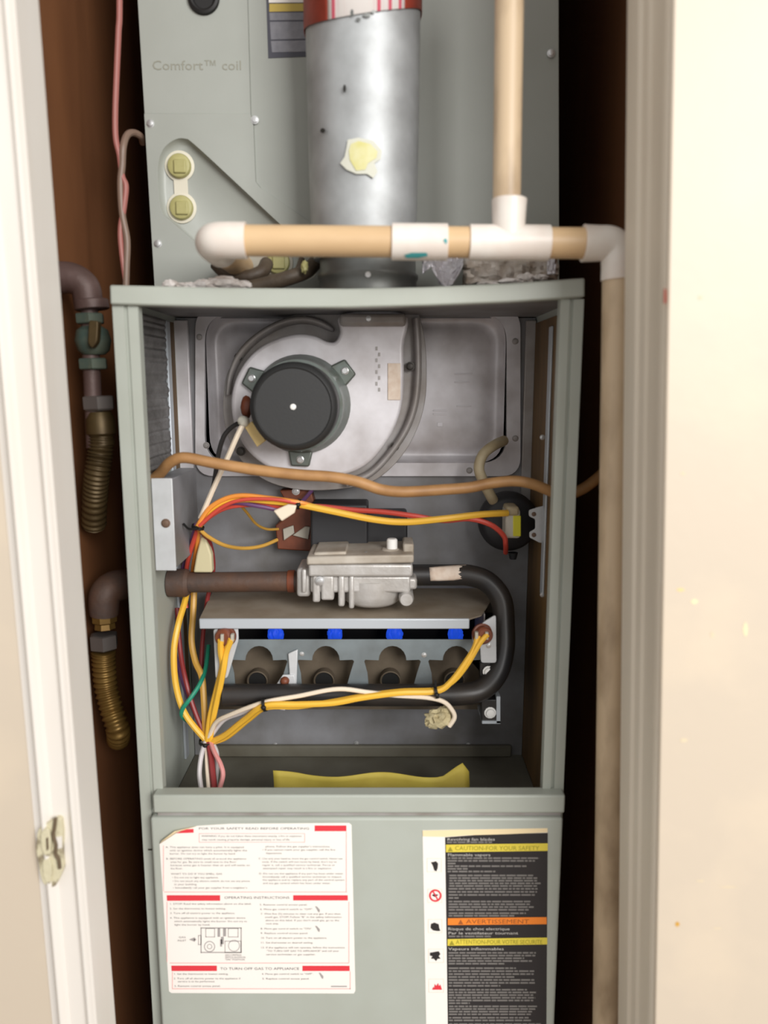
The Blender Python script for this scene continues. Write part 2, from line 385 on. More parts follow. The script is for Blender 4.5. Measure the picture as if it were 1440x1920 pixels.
wfr = bpy.data.objects['wall_front_right']; tr2 = bpy.data.objects['trim_2']
YW = ra.y - .0042
for x, y, w, h, m in [(1276, 1106, 7, 3, 'tan_label'), (1302, 1128, 6, 5, 'label_curl'), (1398, 1180, 4, 14, 'label_curl'), (1336, 1190, 4, 6, 'cream_label'), (1270, 1733, 4, 5, 'wire_amber'), (1313, 1652, 8, 1.5, 'cream_label'), (1365, 1663, 16, 1.5, 'cream_label'),
                      (1345, 1741, 8, 1.5, 'cream_label'), (1281, 888, 5, 3, 'cream_label'), (1313, 558, 4, 4, 'cream_label'), (1282, 1388, 7, 4, 'cream_label')]:
    mk('paint_scuff', new_mesh([P(x + w * math.cos(k * .785) * (1 + .25 * math.sin(k * 3 + x)), y + h * math.sin(k * .785), YW) for k in range(8)], [tuple(range(8))]), m, wfr, smooth=0)
mk('red_nick', pprism([(1246, 541), (1249, 543), (1249, 568), (1246, 569)], YW - .0002, YW + .002), 'red_mark', wfr, smooth=0)
# ================================================================== furnace cabinet
XL, XR = -0.2565, 0.1885
ZT = P(0, 536, 0).z; ZD = 0.6585; YB = 0.21; ZTI = ZT - 0.004
fur = thing('furnace', 'grey green steel gas furnace cabinet with its upper door off', 'furnace', ((XL + XR) / 2, 0.25, 0))
def side(x_out, x_in, s, name='side_panel'):
    # folded front flange with a shallow groove, and the sheet running to the back
    w = x_in - x_out
    pr = [(0, 0.0), (w * 0.44, 0.0), (w * 0.48, 0.0028), (w * 0.56, 0.0028), (w * 0.60, 0.0), (w, 0.0), (w, 0.012), (w * 0.9, 0.012), (w * 0.9, 0.0035), (s * 0.004, 0.0035), (s * 0.004, 0.56), (0, 0.56)]
    return mk(name, profile_sweep(pr, Vector((x_out, 0, 0.0)), Vector((x_out, 0, ZT - 0.012))), 'grey_paint', fur, smooth=0)
side(XL, -0.2322, 1); side(XR, 0.1665, -1)
# top rail, slightly bowed
tp = [(205, 534), (330, 537), (480, 540), (650, 541), (800, 538), (950, 531), (1097, 521)]
bt = [(206, 571), (330, 574), (480, 577), (650, 577), (800, 573), (950, 567), (1097, 557)]
V = []; Fc = []
for (a, b), (c, d) in zip(tp, bt):
    p, q = P(a, b, -0.006), P(c, d, -0.006)
    V += [p, q, Vector((q.x, 0.012, q.z)), Vector((p.x, 0.012, p.z))]
for i in range(len(tp) - 1):
    for k in range(4): Fc.append((i * 4 + k, i * 4 + (k + 1) % 4, i * 4 + 4 + (k + 1) % 4, i * 4 + 4 + k))
Fc += [(0, 1, 2, 3), tuple(range(len(V) - 4, len(V)))]
mk('top_rail', new_mesh(V, Fc), 'grey_paint', fur, bevel=0.0018, smooth=25)
mk('top_panel', box(XL + .004, XR - .004, 0.012, 0.56, ZT - 0.012, ZT - 0.009), 'galv_dark', fur)
# bulkhead with the collector recess cut out of it
rec_px = [(384, 588), (950, 588), (950, 868), (384, 868)]
rr = xz(rec_px, 0.203)
rec = rpoly(rr, 0.034, 8)
mk('bulkhead_panel', cut_plate([(XL + .005, ZD), (XR - .005, ZD), (XR - .005, ZT - .013), (XL + .005, ZT - .013)], [rpoly(xz([(384, 588), (950, 588), (950, 868), (384, 868)], 0.203), 0.034, 8)], YB, 0.0015), 'galv_dark', fur, smooth=0)
mk('blower_deck', box(XL + .005, XR - .005, 0.0, YB, ZD - 0.002, ZD), 'deck_steel', fur)
mk('deck_flange', box(XL + .03, XR - .02, YB - 0.008, YB - .0005, ZD, ZD + 0.016), 'deck_steel', fur, bevel=0.002)
# inside linings
V = []; Fc = []; nz = 60
for i in range(nz + 1):
    z = P(0, 880, 0.1).z + (ZT - 0.02 - P(0, 880, 0.1).z) * i / nz
    for j in range(9):
        y = 0.02 + 0.13 * j / 8; V.append((XL + 0.0075 + 0.0022 * noise.noise(Vector((z * 90, y * 14, 2))) + 0.0008 * math.sin(z * 900), y, z))
for i in range(nz):
    for j in range(8): a = i * 9 + j; Fc.append((a, a + 1, a + 10, a + 9))
tag(mk('foil_lining', new_mesh(V, Fc), 'liner_foil', fur, solid=0.0006), 'crinkled silver foil lining')
mk('seam_strip', box(XL + .004, XL + .0075, 0.158, 0.172, ZD + .02, ZT - .02), 'steel_edge', fur, bevel=0.001)
mk('adhesive_strip', box(XL + .004, XL + .007, 0.174, 0.19, ZD + .1, ZT - .02), 'adhesive_brown', fur)
mk('adhesive_strip', box(XR - .0065, XR - .004, 0.03, 0.20, ZD + .005, ZT - .02), 'adhesive_brown', fur)
mk('seam_strip', box(XR - .009, XR - .0065, 0.098, 0.112, ZD + .25, ZT - .03), 'steel_edge', fur, bevel=0.001)
for y in (835, 1130): screw(1017, y - 15, 0.10, 4, fur)
mk('upright_flange', box(P(322, 700, .205).x, P(356, 700, .205).x, 0.2035, 0.2098, P(0, 905, .2).z, ZT - .016), 'galv_light', fur, bevel=0.0015)
mk('upright_flange', box(P(983, 700, .205).x, P(1003, 700, .205).x, 0.2035, 0.2098, P(0, 1000, .2).z, ZT - .016), 'galv_mid', fur, bevel=0.0015)
for x, y in [(516, 1397), (668, 1394), (878, 1397)]: screw(x, y, YB, 4, fur)
# lower door
DX0, DX1 = -0.2425, 0.1865
z_top, z_a, z_b = P(0, 1490, -0.012).z, P(0, 1524, -0.012).z, P(0, 1533, -0.012).z
door = mk('lower_door', box(DX0 - .001, DX1, -0.0125, -0.0005, 0.06, z_b), 'grey_paint', fur, bevel=0.003, seg=3)
mk('door_lip', box(DX0 + .003, DX1 + .001, -0.0135, 0.004, z_a, z_top), 'grey_paint', door, bevel=0.0022, seg=3)
mk('door_groove', box(DX0 + .006, DX1 - .002, -0.0078, -0.001, z_b - .002, z_a + .002), 'galv_mid', door)
mk('toe_panel', box(XL + .004, XR - .004, 0.02, 0.03, 0.0, 0.06), 'grey_paint', fur)

# ================================================================== collector cover and inducer blower
cc = thing('collector_cover', 'pale pressed steel collector cover with a deep rounded recess', 'cover', P(668, 890, 0.205))
outer = rpoly(xz([(366, 578), (976, 578), (976, 893), (366, 893)], 0.203), 0.024, 6)
mk('cover_flange', cut_plate(outer, [rec], 0.203, 0.0065), 'galv_light', cc, bevel=0.0015)
cx = sum(p[0] for p in rec) / len(rec); cz = sum(p[1] for p in rec) / len(rec)
def inset(d): # inset of the rounded rectangle
    x0, x1 = rr[0][0] + d, rr[1][0] - d; z1, z0 = rr[0][1] - d, rr[2][1] + d
    return rpoly([(x0, z1), (x1, z1), (x1, z0), (x0, z0)], max(0.034 - d * 0.5, 0.01), 8)
loops = []
for d, y in [(0, 0.2035), (0.0008, 0.207), (0.002, 0.216), (0.005, 0.2215), (0.010, 0.2235), (0.016, 0.2205), (0.024, 0.2185)]:
    loops.append([Vector((p[0], y, p[1])) for p in inset(d)])
mk('recess_pan', loft(loops), 'galv_light', cc, smooth=60)
for x, y in [(374, 632), (966, 640), (966, 822), (880, 882), (387, 835)]: screw(x, y, 0.203, 5, cc, 'galv_mid')
# raised stamping marks on the recess floor
st = []
for x0, y0, x1, y1 in [(812, 768, 838, 771), (812, 775, 838, 778), (852, 700, 886, 703), (852, 715, 880, 718), (856, 760, 884, 763), (820, 792, 830, 800)]:
    st.append(pbox(x0, y0, x1, y1, 0.2176, 0.2186))
for q in st: mk('stamping_mark', q, 'galv_light', cc, bevel=0.0003)

ind = thing('inducer_blower', 'round draft inducer blower with snail-shaped steel housing and black motor', 'blower', P(600, 895, 0.17))
scroll = [(433, 765), (436, 728), (448, 696), (468, 668), (495, 646), (528, 632), (560, 626), (590, 630), (612, 640), (628, 640), (637, 622), (642, 588),
          (757, 588), (757, 650), (757, 720), (752, 765), (738, 806), (716, 842), (690, 870), (655, 888), (605, 896), (555, 894), (505, 878), (466, 848), (442, 808)]
sc = [P(x, y, 0.135) for x, y in scroll]
sc = [sc[i] for i in range(len(sc))]
fl = [(418, 770), (422, 715), (436, 680), (462, 642), (498, 614), (540, 594), (585, 584), (640, 582), (770, 582), (786, 592), (797, 640), (800, 700), (797, 752), (784, 800), (760, 846), (726, 884),
      (690, 906), (630, 918), (560, 918), (500, 902), (456, 868), (428, 820)]
mk('housing_flange', prism(catmull([P(x, y, 0.178) for x, y in fl], 5, True), 0.022), 'galv_mid', ind, bevel=0.003, seg=3, smooth=50)
mk('scroll_housing', prism(catmull(sc, 5, True), 0.043), 'galv_light', ind, bevel=0.006, seg=4, smooth=50)
rib = catmull([P(*q, 0.172) for q in [(428, 740), (434, 702), (452, 664), (484, 632), (526, 608), (566, 600), (600, 606), (626, 620)]], 8)
mk('rim_band', sweep(rib, [S(v, 640, .172) for v in [9 + 9 * min(1, k / 16) if k < 46 else 18 - 11 * ((k - 46) / 10) ** 2 for k in range(len(rib))]], 14, squash=.42), 'galv_mid', ind, smooth=60)
rib = catmull([P(*q, 0.172) for q in [(780, 598), (783, 650), (783, 710), (776, 764), (757, 812), (724, 858), (692, 888), (650, 906)]], 8)
mk('rim_band', sweep(rib, S(17, 720, .172), 14, squash=.42), 'galv_mid', ind, smooth=60)
mk('outlet_collar', pbox(636, 588, 762, 611, 0.122, 0.18), 'galv_mid', ind, bevel=0.004)
screw(691, 597, 0.122, 4, ind)
screw(571, 598, 0.165, 4, ind)
for x, y in [(448, 670), (769, 687), (740, 837), (452, 846)]: screw(x, y, 0.1685, 7, ind, 'screw_dark', h=0.004)
mk('paper_tag', pbox(727, 681, 751, 750, 0.1335, 0.1352), 'paper_label', ind, bevel=0.0005)
mk('part_number', join([pbox(704 + (i % 2) * 5, 650 + i * 11, 708 + (i % 2) * 5, 657 + i * 11, 0.1343, 0.1352) for i in range(8)]), 'galv_mid', ind)
mot = P(563, 759, 0.12); mx, mz = mot.x, mot.z
R0 = S(93, 760, 0.125)
mk('motor_base', lathe((mx, 0.136, mz), (0, -1, 0), [(0, R0), (0.006, R0), (0.010, R0 * 0.97), (0.020, R0 * 0.93), (0.024, R0 * 0.90), (0.045, R0 * 0.88)], 48), 'zinc_green', ind)
RC = S(83, 760, 0.06)
mk('motor_cap', lathe((mx, 0.100, mz), (0, -1, 0), [(0, RC), (0.036, RC), (0.044, RC * 0.985), (0.048, RC * 0.94), (0.050, RC * 0.87), (0.0485, RC * 0.84), (0.0485, RC * 0.10), (0.0485, 0.0006)], 56), 'motor_black', ind)
mk('shaft_cap', lathe((mx, 0.0515, mz), (0, -1, 0), [(0, 0.0032), (0.0012, 0.003), (0.0018, 0.0018)], 16), 'washer_white', ind)
for ang in (math.radians(37), math.radians(152), math.radians(268)):
    c = Vector((mx + math.cos(ang) * R0 * 1.08, 0.128, mz + math.sin(ang) * R0 * 1.08)); u = Vector((math.cos(ang), 0, math.sin(ang))); w = Vector((-math.sin(ang), 0, math.cos(ang)))
    f4 = [c + u * .010 + w * .0105, c + u * .010 - w * .0105, c - u * .012 - w * .015, c - u * .012 + w * .015]
    lug = mk('mounting_lug', hexa(f4, [q + Vector((0, .007, 0)) for q in f4]), 'zinc_green', ind, bevel=0.002)
    mk('screw', lathe(c + u * .002, (0, -1, 0), [(0, .0045), (.001, .0045), (.0015, .0034), (.003, .003)], 12), 'screw_zinc', lug)
mk('terminal_tag', quadbox([(458, 800), (472, 790), (498, 826), (482, 838)], 0.088, 0.098), 'tan_label', ind, bevel=0.0006)
mk('lead_grommet', blob(P(457, 790, 0.088), 0.0065, (1, 1, 1), 0.2, seed=3, sub=2), 'connector_clear', ind)
mk('terminal_block', blob(P(462, 764, 0.100), 0.008, (0.8, 1, 1.6), 0.2, seed=4, sub=2), 'brown_bakelite', ind)

# ================================================================== gas valve and manifold
gv = thing('gas_valve', 'cast aluminium gas valve with black coil box and white screw cap', 'gas valve', P(668, 1146, 0.12))
mk('valve_body', join([pbox(578, 1058, 774, 1082, 0.086, 0.16), pbox(582, 1080, 770, 1112, 0.092, 0.155)]), 'cast_alu', gv, bevel=0.003, seg=3)
mk('top_plate', quadbox([(575, 1044), (776, 1040), (776, 1056), (575, 1060)], 0.083, 0.165), 'cast_dusty', gv, bevel=0.002)
bowl = P(698, 1080, 0.124)
rb_ = S(58, 1100, 0.1)
mk('regulator_bowl', lathe(bowl, (0, 0, -1), [(0, rb_), (0.018, rb_), (0.026, rb_ * 0.94), (0.030, rb_ * 0.8), (0.031, rb_ * 0.3)], 32), 'cast_alu', gv, smooth=50)
for x0, x1, yb in [(586, 600, 1130), (602, 626, 1126), (634, 646, 1138), (654, 664, 1142)]:
    mk('casting_rib', pbox(x0, 1080, x1, yb, 0.088, 0.14), 'cast_alu', gv, bevel=0.0025, seg=3)
mk('inlet_boss', pbox(556, 1066, 582, 1120, 0.098, 0.15), 'cast_alu', gv, bevel=0.004, seg=3)
mk('inlet_boss_rib', pbox(566, 1068, 574, 1112, 0.092, 0.11), 'cast_alu', gv, bevel=0.0015)
mk('outlet_boss', pbox(752, 1084, 782, 1106, 0.094, 0.15), 'cast_alu', gv, bevel=0.003)
mk('plug_boss', lathe(P(762, 1123, 0.092), (0, -1, 0), [(-0.03, .0085), (0, .0085), (0.004, .007)], 16), 'cast_alu', gv)
screw(600, 1089, 0.086, 7, gv)
mk('corner_post', pbox(756, 1020, 776, 1046, 0.10, 0.14), 'cast_dusty', gv, bevel=0.002)
mk('cap_boss', lathe(P(732, 1044, 0.112), (0, 0, 1), [(0, .014), (.006, .013), (.010, .009)], 20), 'cast_dusty', gv)
mk('screw_cap', lathe(P(735, 1030, 0.112), (0, 0, 1), [(0, .0062), (.011, .0062), (.0125, .005)], 16), 'white_plastic', gv)
mk('raised_pad', quadbox([(588, 1036), (650, 1034), (648, 1046), (588, 1048)], 0.092, 0.15), 'cast_dusty', gv, bevel=0.002)
screw(686, 1038, 0.10, 4, gv, axis=(0, -.3, 1))
mk('coil_box', join([pbox(582, 946, 690, 1040, 0.150, 0.196), pbox(660, 962, 764, 1036, 0.158, 0.196)]), 'black_plastic', gv, bevel=0.003, seg=3)

mp_ = thing('gas_manifold', 'black painted gas manifold pipe curving round the burner box', 'pipe', P(700, 1320, 0.09))
man = [(770, 1078, .128), (840, 1078, .128), (880, 1079, .126), (915, 1092, .122), (940, 1125, .115), (945, 1175, .106), (944, 1220, .098), (932, 1262, .09), (905, 1292, .085), (870, 1301, .082), (800, 1303, .082), (600, 1303, .082), (420, 1303, .082)]
mr = S(20.5, 1180, 0.10)
mk('pipe', sweep(catmull([P(*q) for q in man], 10), mr, 20), 'black_paint', mp_)
def cyl_x(px, py, Yc, zc, r): return cyl_hit(px, py, 0, Yc, r, 'x', zc)
zc_ = P(840, 1078, .128).z
tag(mk('paper_tag', skin_patch([(805, 1064), (825, 1062), (850, 1060), (874, 1059), (876, 1072), (876, 1084), (850, 1088), (825, 1089), (807, 1089), (806, 1076)], lambda x, y: cyl_x(x, y, .128, zc_, mr + .0006), 4), 'paper_label', mp_, solid=0.0004), 'small off-white paper tag')
mk('foot_bracket', pbox(903, 1312, 936, 1354, 0.085, 0.10), 'black_paint', mp_, bevel=0.001)
mk('bracket_edge', join([pbox(931, 1306, 938, 1356, 0.083, 0.2), pbox(904, 1352, 938, 1357, 0.083, 0.2)]), 'steel_edge', mp_)
screw(919, 1336, 0.085, 9, mp_, 'washer_white')
screw(916, 1259, 0.088, 9, mp_, 'washer_white')
mk('bolt_tab', pbox(900, 1243, 932, 1278, 0.090, 0.10), 'black_paint', mp_, bevel=0.001)

# ================================================================== burner box
bb = thing('burner_box', 'steel burner box with four cut-out burner openings', 'burner box', P(650, 1300, 0.14))
zs = P(0, 1160, 0.077).z
xa, xb = P(374, 1160, .077).x, P(880, 1160, .077).x
xc, xd = P(402, 1105, .205).x, P(936, 1105, .205).x
sh = [Vector((xa, .077, zs)), Vector((xb, .077, zs)), Vector((P(905, 1160, .077).x, .09, zs)), Vector((xd, .205, zs)), Vector((xc, .205, zs))]
n = len(sh); V = sh + [p - Vector((0, 0, .0014)) for p in sh]
mk('heat_shield', new_mesh(V, [tuple(range(n)), tuple(range(2 * n - 1, n - 1, -1))] + [(i, n + i, n + (i + 1) % n, (i + 1) % n) for i in range(n)]), 'dusty_steel', bb, smooth=0)
mk('shield_lip', box(xa, xb, 0.0745, 0.0775, zs - S(19, 1170, .077), zs + .0006), 'steel_edge', bb, bevel=0.0012)
# cut plate in front of the burners
yf = 0.098
def opening(cx_, w=1.0):
    dome = [(cx_ + 26 * math.cos(a), 1238 - 27 * math.sin(a)) for a in [math.pi - k * math.pi / 10 for k in range(11)]]
    return [(cx_ - 44 * w, 1298), (cx_ - 47, 1262), (cx_ - 53, 1240), (cx_ - 51, 1237)] + dome + [(cx_ + 50, 1237), (cx_ + 53, 1240), (cx_ + 46, 1262), (cx_ + 36 * w, 1298)]
OPX = [486, 611, 736, 856]
holes = [xz(opening(c), yf) for c in OPX]
mk('front_plate', cut_plate(xz([(404, 1199), (905, 1199), (905, 1300), (404, 1300)], yf)[:4], [h for h in holes], yf, 0.0015), 'burner_face', bb, smooth=0)
mk('burner_rail', pbox(404, 1200, 905, 1330, 0.128, 0.131), 'burner_brown', bb)
mk('slot_shade_sheet', pbox(404, 1150, 930, 1215, 0.185, 0.188), 'painted_hole_shade', bb)  # black sheet added as painted shade behind the flame slot
mk('side_wall', box(xa + .012, xa + .0135, 0.10, 0.205, P(0, 1320, .1).z, zs - .002), 'galv_mid', bb)
mk('side_wall', box(P(905, 1250, .1).x, P(905, 1250, .1).x + .0015, 0.10, 0.205, P(0, 1320, .1).z, zs - .002), 'galv_mid', bb)
for c in OPX:
    m_ = P(c - 4, 1278, 0.112); r_ = S(19, 1272, 0.112)
    mk('burner_tube', lathe(m_, (0, 1, 0), [(0.012, r_ * 0.6), (0.004, r_ * .78), (0, r_ * .96), (0.001, r_ * 1.04), (0.014, r_ * 1.0)], 24, caps=False), 'burner_brown', bb)
    mk('throat_shade_disc', lathe(m_ + Vector((0, .006, 0)), (0, -1, 0), [(0, r_ * .9), (0.004, r_ * 0.86)], 20), 'painted_hole_shade', bb)  # solid black disc, painted shade for the inside of the tube
for x, y in [(554, 1226), (545, 1232)]:
    pass
mk('sensor_clip', quadbox([(540, 1226), (558, 1218), (556, 1284), (544, 1284)], 0.094, 0.097), 'pale_steel', bb, bevel=0.001)
mk('sensor_base', quadbox([(518, 1284), (530, 1266), (552, 1266), (556, 1286)], 0.092, 0.096), 'pale_steel', bb, bevel=0.001)
mk('sensor_cap', blob(P(534, 1277, 0.091), 0.0055, amp=0.1, sub=2), 'brown_bakelite', bb)
screw(795, 1228, yf, 4, bb); screw(566, 1226, yf, 3.5, bb)
for i, (x0, x1) in enumerate([(500, 532), (612, 642), (722, 755), (838, 868)]):
    c = P((x0 + x1) / 2, 1190, 0.15); w = S((x1 - x0) / 2, 1190, .15)
    me = bpy.data.meshes.new('f')
    o = mk('flame', join([blob(c + Vector((dx * w, 0, dz)), w * k, (0.62, .8, 1.2), 0.3, seed=i * 5 + j, sub=3) for j, (dx, dz, k) in enumerate([(-.45, .001, .7), (0.1, .003, .95), (.6, .0, .65)])]), 'flame', smooth=60)
    tag(o, ['blue burner flame above the first opening from the left', 'blue burner flame above the second opening from the left', 'blue burner flame above the third opening from the left', 'blue burner flame above the rightmost burner opening'][i], 'flame', 'burner flames')

def rollout(px, py, flip, label, brk):
    t = thing('rollout_switch', label, 'switch', P(px, py + 60, 0.08), 'flame rollout switches')
    mk('bracket', pprism(rpoly(brk, 5, 3), 0.079, 0.082), 'pale_steel', t, bevel=0.0006)
    c = P(px, py, 0.079); r = S(19, py, .075)
    mk('switch_body', lathe(c, (0.25 * flip, -1, 0.1), [(0, r * 1.05), (.003, r * 1.05), (.0035, r * .9), (.010, r * .85), (.012, r * .7)], 24), 'brown_bakelite', t)
    for dx in (-9, 10):
        mk('terminal', pbox(px + dx - 3, py - 2, px + dx + 3, py + 12, 0.064, 0.07), 'mica', t, bevel=0.0005)
    for x, y in ([(px + 13, py + 22)] if flip > 0 else [(px - 8, py + 30)]): screw(x, y, 0.079, 4.5, t)
    return t
rollout(425, 1192, -1, 'brown rollout switch on pale bracket at the left end of the burner box', [(400, 1180), (446, 1176), (447, 1200), (436, 1238), (426, 1272), (404, 1272)])
rollout(903, 1188, 1, 'brown rollout switch on pale bracket beside the curved black manifold', [(884, 1190), (908, 1166), (930, 1153), (931, 1243), (902, 1243), (900, 1205), (888, 1210)])

# ================================================================== other fittings on the bulkhead
jb = thing('junction_box', 'pale steel electrical junction box with one brown screw', 'junction box', P(308, 1072, 0.08))
fx = [P(283, 897, .06), P(321, 896, .06), P(332, 1070, .06), P(294, 1064, .06)]
xl = min(fx[0].x, fx[3].x); xr = (fx[1].x + fx[2].x) / 2
mk('cover', box(xl, xr, 0.06, 0.0615, fx[2].z, fx[0].z), 'pale_steel', jb, bevel=0.0008)
mk('body', box(xl + .0005, xr - .001, 0.0616, 0.17, fx[2].z + .002, fx[0].z - .001), 'galv_dark', jb, bevel=0.001)
screw(311, 981, 0.06, 7, jb, 'screw_brown')

rl = thing('limit_switch', 'brown bakelite limit switch with a pale mica strip', 'switch', P(548, 1030, 0.2))
mk('body', pprism([(524, 920), (582, 916), (590, 945), (584, 1034), (520, 1030), (516, 985), (530, 975), (535, 940)], 0.186, 0.2085), 'brown_bakelite', rl, bevel=0.0015)
mk('mica_strip', quadbox([(530, 992), (550, 985), (552, 1000), (532, 1014)], 0.182, 0.186), 'mica', rl, bevel=0.001)
mk('mica_strip', quadbox([(548, 1004), (572, 987), (582, 988), (578, 1012)], 0.182, 0.186), 'mica', rl, bevel=0.001)
screw(555, 921, 0.186, 6, rl)

ps = thing('pressure_switch', 'round black pressure switch with silver bracket and yellow tag', 'pressure switch', P(958, 1040, 0.16))
c = P(957, 982, 0.15); r = S(57, 982, .15)
mk('body', lathe((c.x, 0.186, c.z), (0, -1, 0), [(0, r * .9), (.010, r * .95), (.012, r), (.022, r), (.024, r * .97), (.030, r * .93), (.036, r * .80), (.037, r * .3)], 40), 'black_plastic', ps, smooth=50)
mk('barb', lathe((P(962, 1036, .16).x, 0.16, P(962, 1036, .16).z), (0, 0, -1), [(0, .006), (.008, .004)], 12), 'black_plastic', ps)
mk('terminal_housing', pbox(948, 955, 976, 1010, 0.122, 0.15), 'connector_clear', ps, bevel=0.003)
mk('terminal_top', pbox(950, 950, 974, 968, 0.120, 0.15), 'hose_pale', ps, bevel=0.003)
mk('yellow_tag', pbox(962, 967, 977, 1006, 0.1212, 0.13), 'connector_yellow', ps, bevel=0.001)
br = rpoly([(992, 957), (1010, 951), (1034, 946), (1034, 1018), (1012, 1018), (993, 1008), (993, 998), (1004, 992), (1004, 974), (992, 968)], 3, 3)
mk('bracket', pprism(br, 0.118, 0.121), 'pale_steel', ps, bevel=0.0006)
mk('bracket_leg', pbox(1020, 950, 1027, 1018, 0.121, 0.19), 'pale_steel', ps)
for y in (964, 1003): screw(1001, y, 0.118, 3.5, ps, 'screw_brown')

# ================================================================== evaporator coil cabinet
YC = 0.12
coil = thing('coil_cabinet', 'grey steel evaporator coil cabinet above the furnace', 'cabinet', (-0.03, 0.35, ZT - 0.008))
def up(pt_a, pt_b, Y, z):            # extend the edge line to height z
    a, b = P(*pt_a, Y), P(*pt_b, Y); return a + (b - a) * ((z - a.z) / (b.z - a.z))
zb, zt = ZT - 0.0085, 2.05
L0, L1 = up((258, 0), (290, 530), YC, zb), up((258, 0), (290, 530), YC, zt)
R0_, R1_ = up((1048, 0), (1049, 520), YC, zb), up((1048, 0), (1049, 520), YC, zt)
seam = lambda z: up((464, 0), (470, 215), YC, z)
# recess outline in the lower access panel
tri_px = [(296, 318), (305, 282), (326, 263), (346, 260), (366, 272), (445, 345), (525, 420), (575, 464), (592, 495), (590, 518), (560, 527), (452, 527), (428, 512), (395, 480), (325, 418), (302, 392)]
tri = [(P(x, y, YC).x, P(x, y, YC).z) for x, y in tri_px]
tri_s = [(v.x, v.z) for v in catmull([Vector((a, 0, b)) for a, b in tri], 4, True)]
mk('body', hexa([Vector((L0.x + .002, YC + .012, zb)), Vector((R0_.x - .001, YC + .012, zb)), Vector((R1_.x - .001, YC + .012, zt)), Vector((L1.x + .002, YC + .012, zt))],
                [Vector((L0.x, .62, zb)), Vector((R0_.x, .62, zb)), Vector((R1_.x, .62, zt)), Vector((L1.x, .62, zt))]), 'coil_paint', coil, smooth=0)
# main front panel (right), with the diagonal lower-left corner
zsplit = P(0, 214, YC).z
pl = lambda x, y: (P(x, y, YC).x, P(x, y, YC).z)
main = [pl(475, 235), pl(479, 340), pl(488, 352), pl(582, 417), pl(642, 458), (P(642, 458, YC).x, zb), (R0_.x, zb), (R1_.x, zt), (seam(zt).x, zt), (seam(zsplit).x, zsplit)]
mk('front_panel', cut_plate(main, [], YC + 0.001, 0.007), 'coil_paint', coil, bevel=0.0009, smooth=0)
mk('upper_access_panel', cut_plate([(L1.x, zt), (seam(zt).x, zt), (seam(zsplit).x, zsplit), (up((258, 0), (290, 530), YC, zsplit).x, zsplit)], [], YC, 0.008), 'coil_paint', coil, bevel=0.0009, smooth=0)
lower = [(up((258, 0), (290, 530), YC, zsplit).x, zsplit), (seam(zsplit).x, zsplit), pl(475, 235), pl(479, 340), pl(488, 352), pl(582, 417), pl(642, 458), (P(642, 458, YC).x, zb), (L0.x, zb)]
mk('lower_access_panel', cut_plate(lower, [tri_s], YC - .001, 0.008), 'coil_paint', coil, smooth=0)
tcx = sum(p[0] for p in tri_s) / len(tri_s); tcz = sum(p[1] for p in tri_s) / len(tri_s)
loops = [[Vector((tcx + (p[0] - tcx) * k, y, tcz + (p[1] - tcz) * k)) for p in tri_s] for k, y in [(1.0, YC + .0005), (.985, YC + .005), (.96, YC + .008), (.92, YC + .0095)]]
mk('recess_pan', loft(loops), 'coil_paint', coil, smooth=60)
for x, y in [(282, 232), (478, 225), (296, 457), (1033, 100)]: screw(x, y, YC - .0008, 6, coil)
text_geo('Comfort\u2122 coil', 285, 452, 131, 17, YC - 0.0004)
tm = flush_texts()[0]
bm = bmesh.new(); bm.from_mesh(tm); ex = bmesh.ops.extrude_face_region(bm, geom=bm.faces[:]); bmesh.ops.translate(bm, verts=[g for g in ex['geom'] if isinstance(g, bmesh.types.BMVert)], vec=(0, .0006, 0)); bm.to_mesh(tm); bm.free()
tag(mk('embossed_lettering', tm, 'coil_emboss', coil, smooth=0), 'embossed lettering reading Comfort coil')
gc = P(382, -4, YC - .001); gr = S(30, 0, YC)
mk('rubber_grommet', lathe(gc, (0, -1, 0), [(-.004, gr * .55), (0.0, gr * .6), (.003, gr * .68), (.004, gr * .8), (.003, gr * .95), (0, gr)], 32, caps=True), 'rubber_black', coil)
np_ = mk('rating_plate', quadbox([(498, -40), (600, -40), (602, 105), (503, 109)], YC + .0004, YC + .001), 'plate_navy', coil)
for a, m in [([(503, -40), (600, -40), (600, 4), (504, 5)], 'label_white'), ([(505, 7), (600, 6), (600, 20), (505, 22)], 'plate_yellow'), ([(505, 24), (600, 23), (600, 37), (506, 38)], 'plate_grey'),
             ([(506, 41), (600, 40), (600, 72), (508, 74)], 'plate_grey'), ([(508, 77), (600, 75), (600, 96), (510, 98)], 'plate_grey')]:
    mk('plate_field', quadbox(a, YC + .0001, YC + .0004), m, np_)
def caps(c1, c2, gm, yf_):
    g = []
    for c in (c1, c2):
        g.append(lathe(P(*c, yf_), (0, -1, 0), [(0, S(28, c[1], yf_)), (.0012, S(28, c[1], yf_)), (.0016, S(26, c[1], yf_))], 28))
    a, b = Vector(c1), Vector(c2); d = (b - a).normalized(); nn = Vector((-d.y, d.x)) * 13
    g.append(pprism([tuple(a + nn), tuple(b + nn), tuple(b - nn), tuple(a - nn)], yf_ - .0014, yf_))
    gk = mk('stub_gasket', join(g), gm, coil, bevel=0.0003)
    for c in (c1, c2):
        rr_ = S(22, c[1], yf_)
        cp = mk('stub_cap', lathe(P(*c, yf_ - .0016), (0, -1, 0), [(0, rr_), (.003, rr_), (.005, rr_ * .92), (.0058, rr_ * .75), (.006, rr_ * .3)], 28), 'cap_olive', coil)
        q = P(*c, yf_ - .0074); s_ = rr_ * .55
        mk('cap_lug', box(q.x - s_ * .9, q.x + s_, yf_ - .0098, yf_ - .0072, q.z - s_, q.z + s_), 'cap_olive', cp, bevel=0.0015)
caps((337, 312), (341, 390), 'gasket_white', YC + .009)
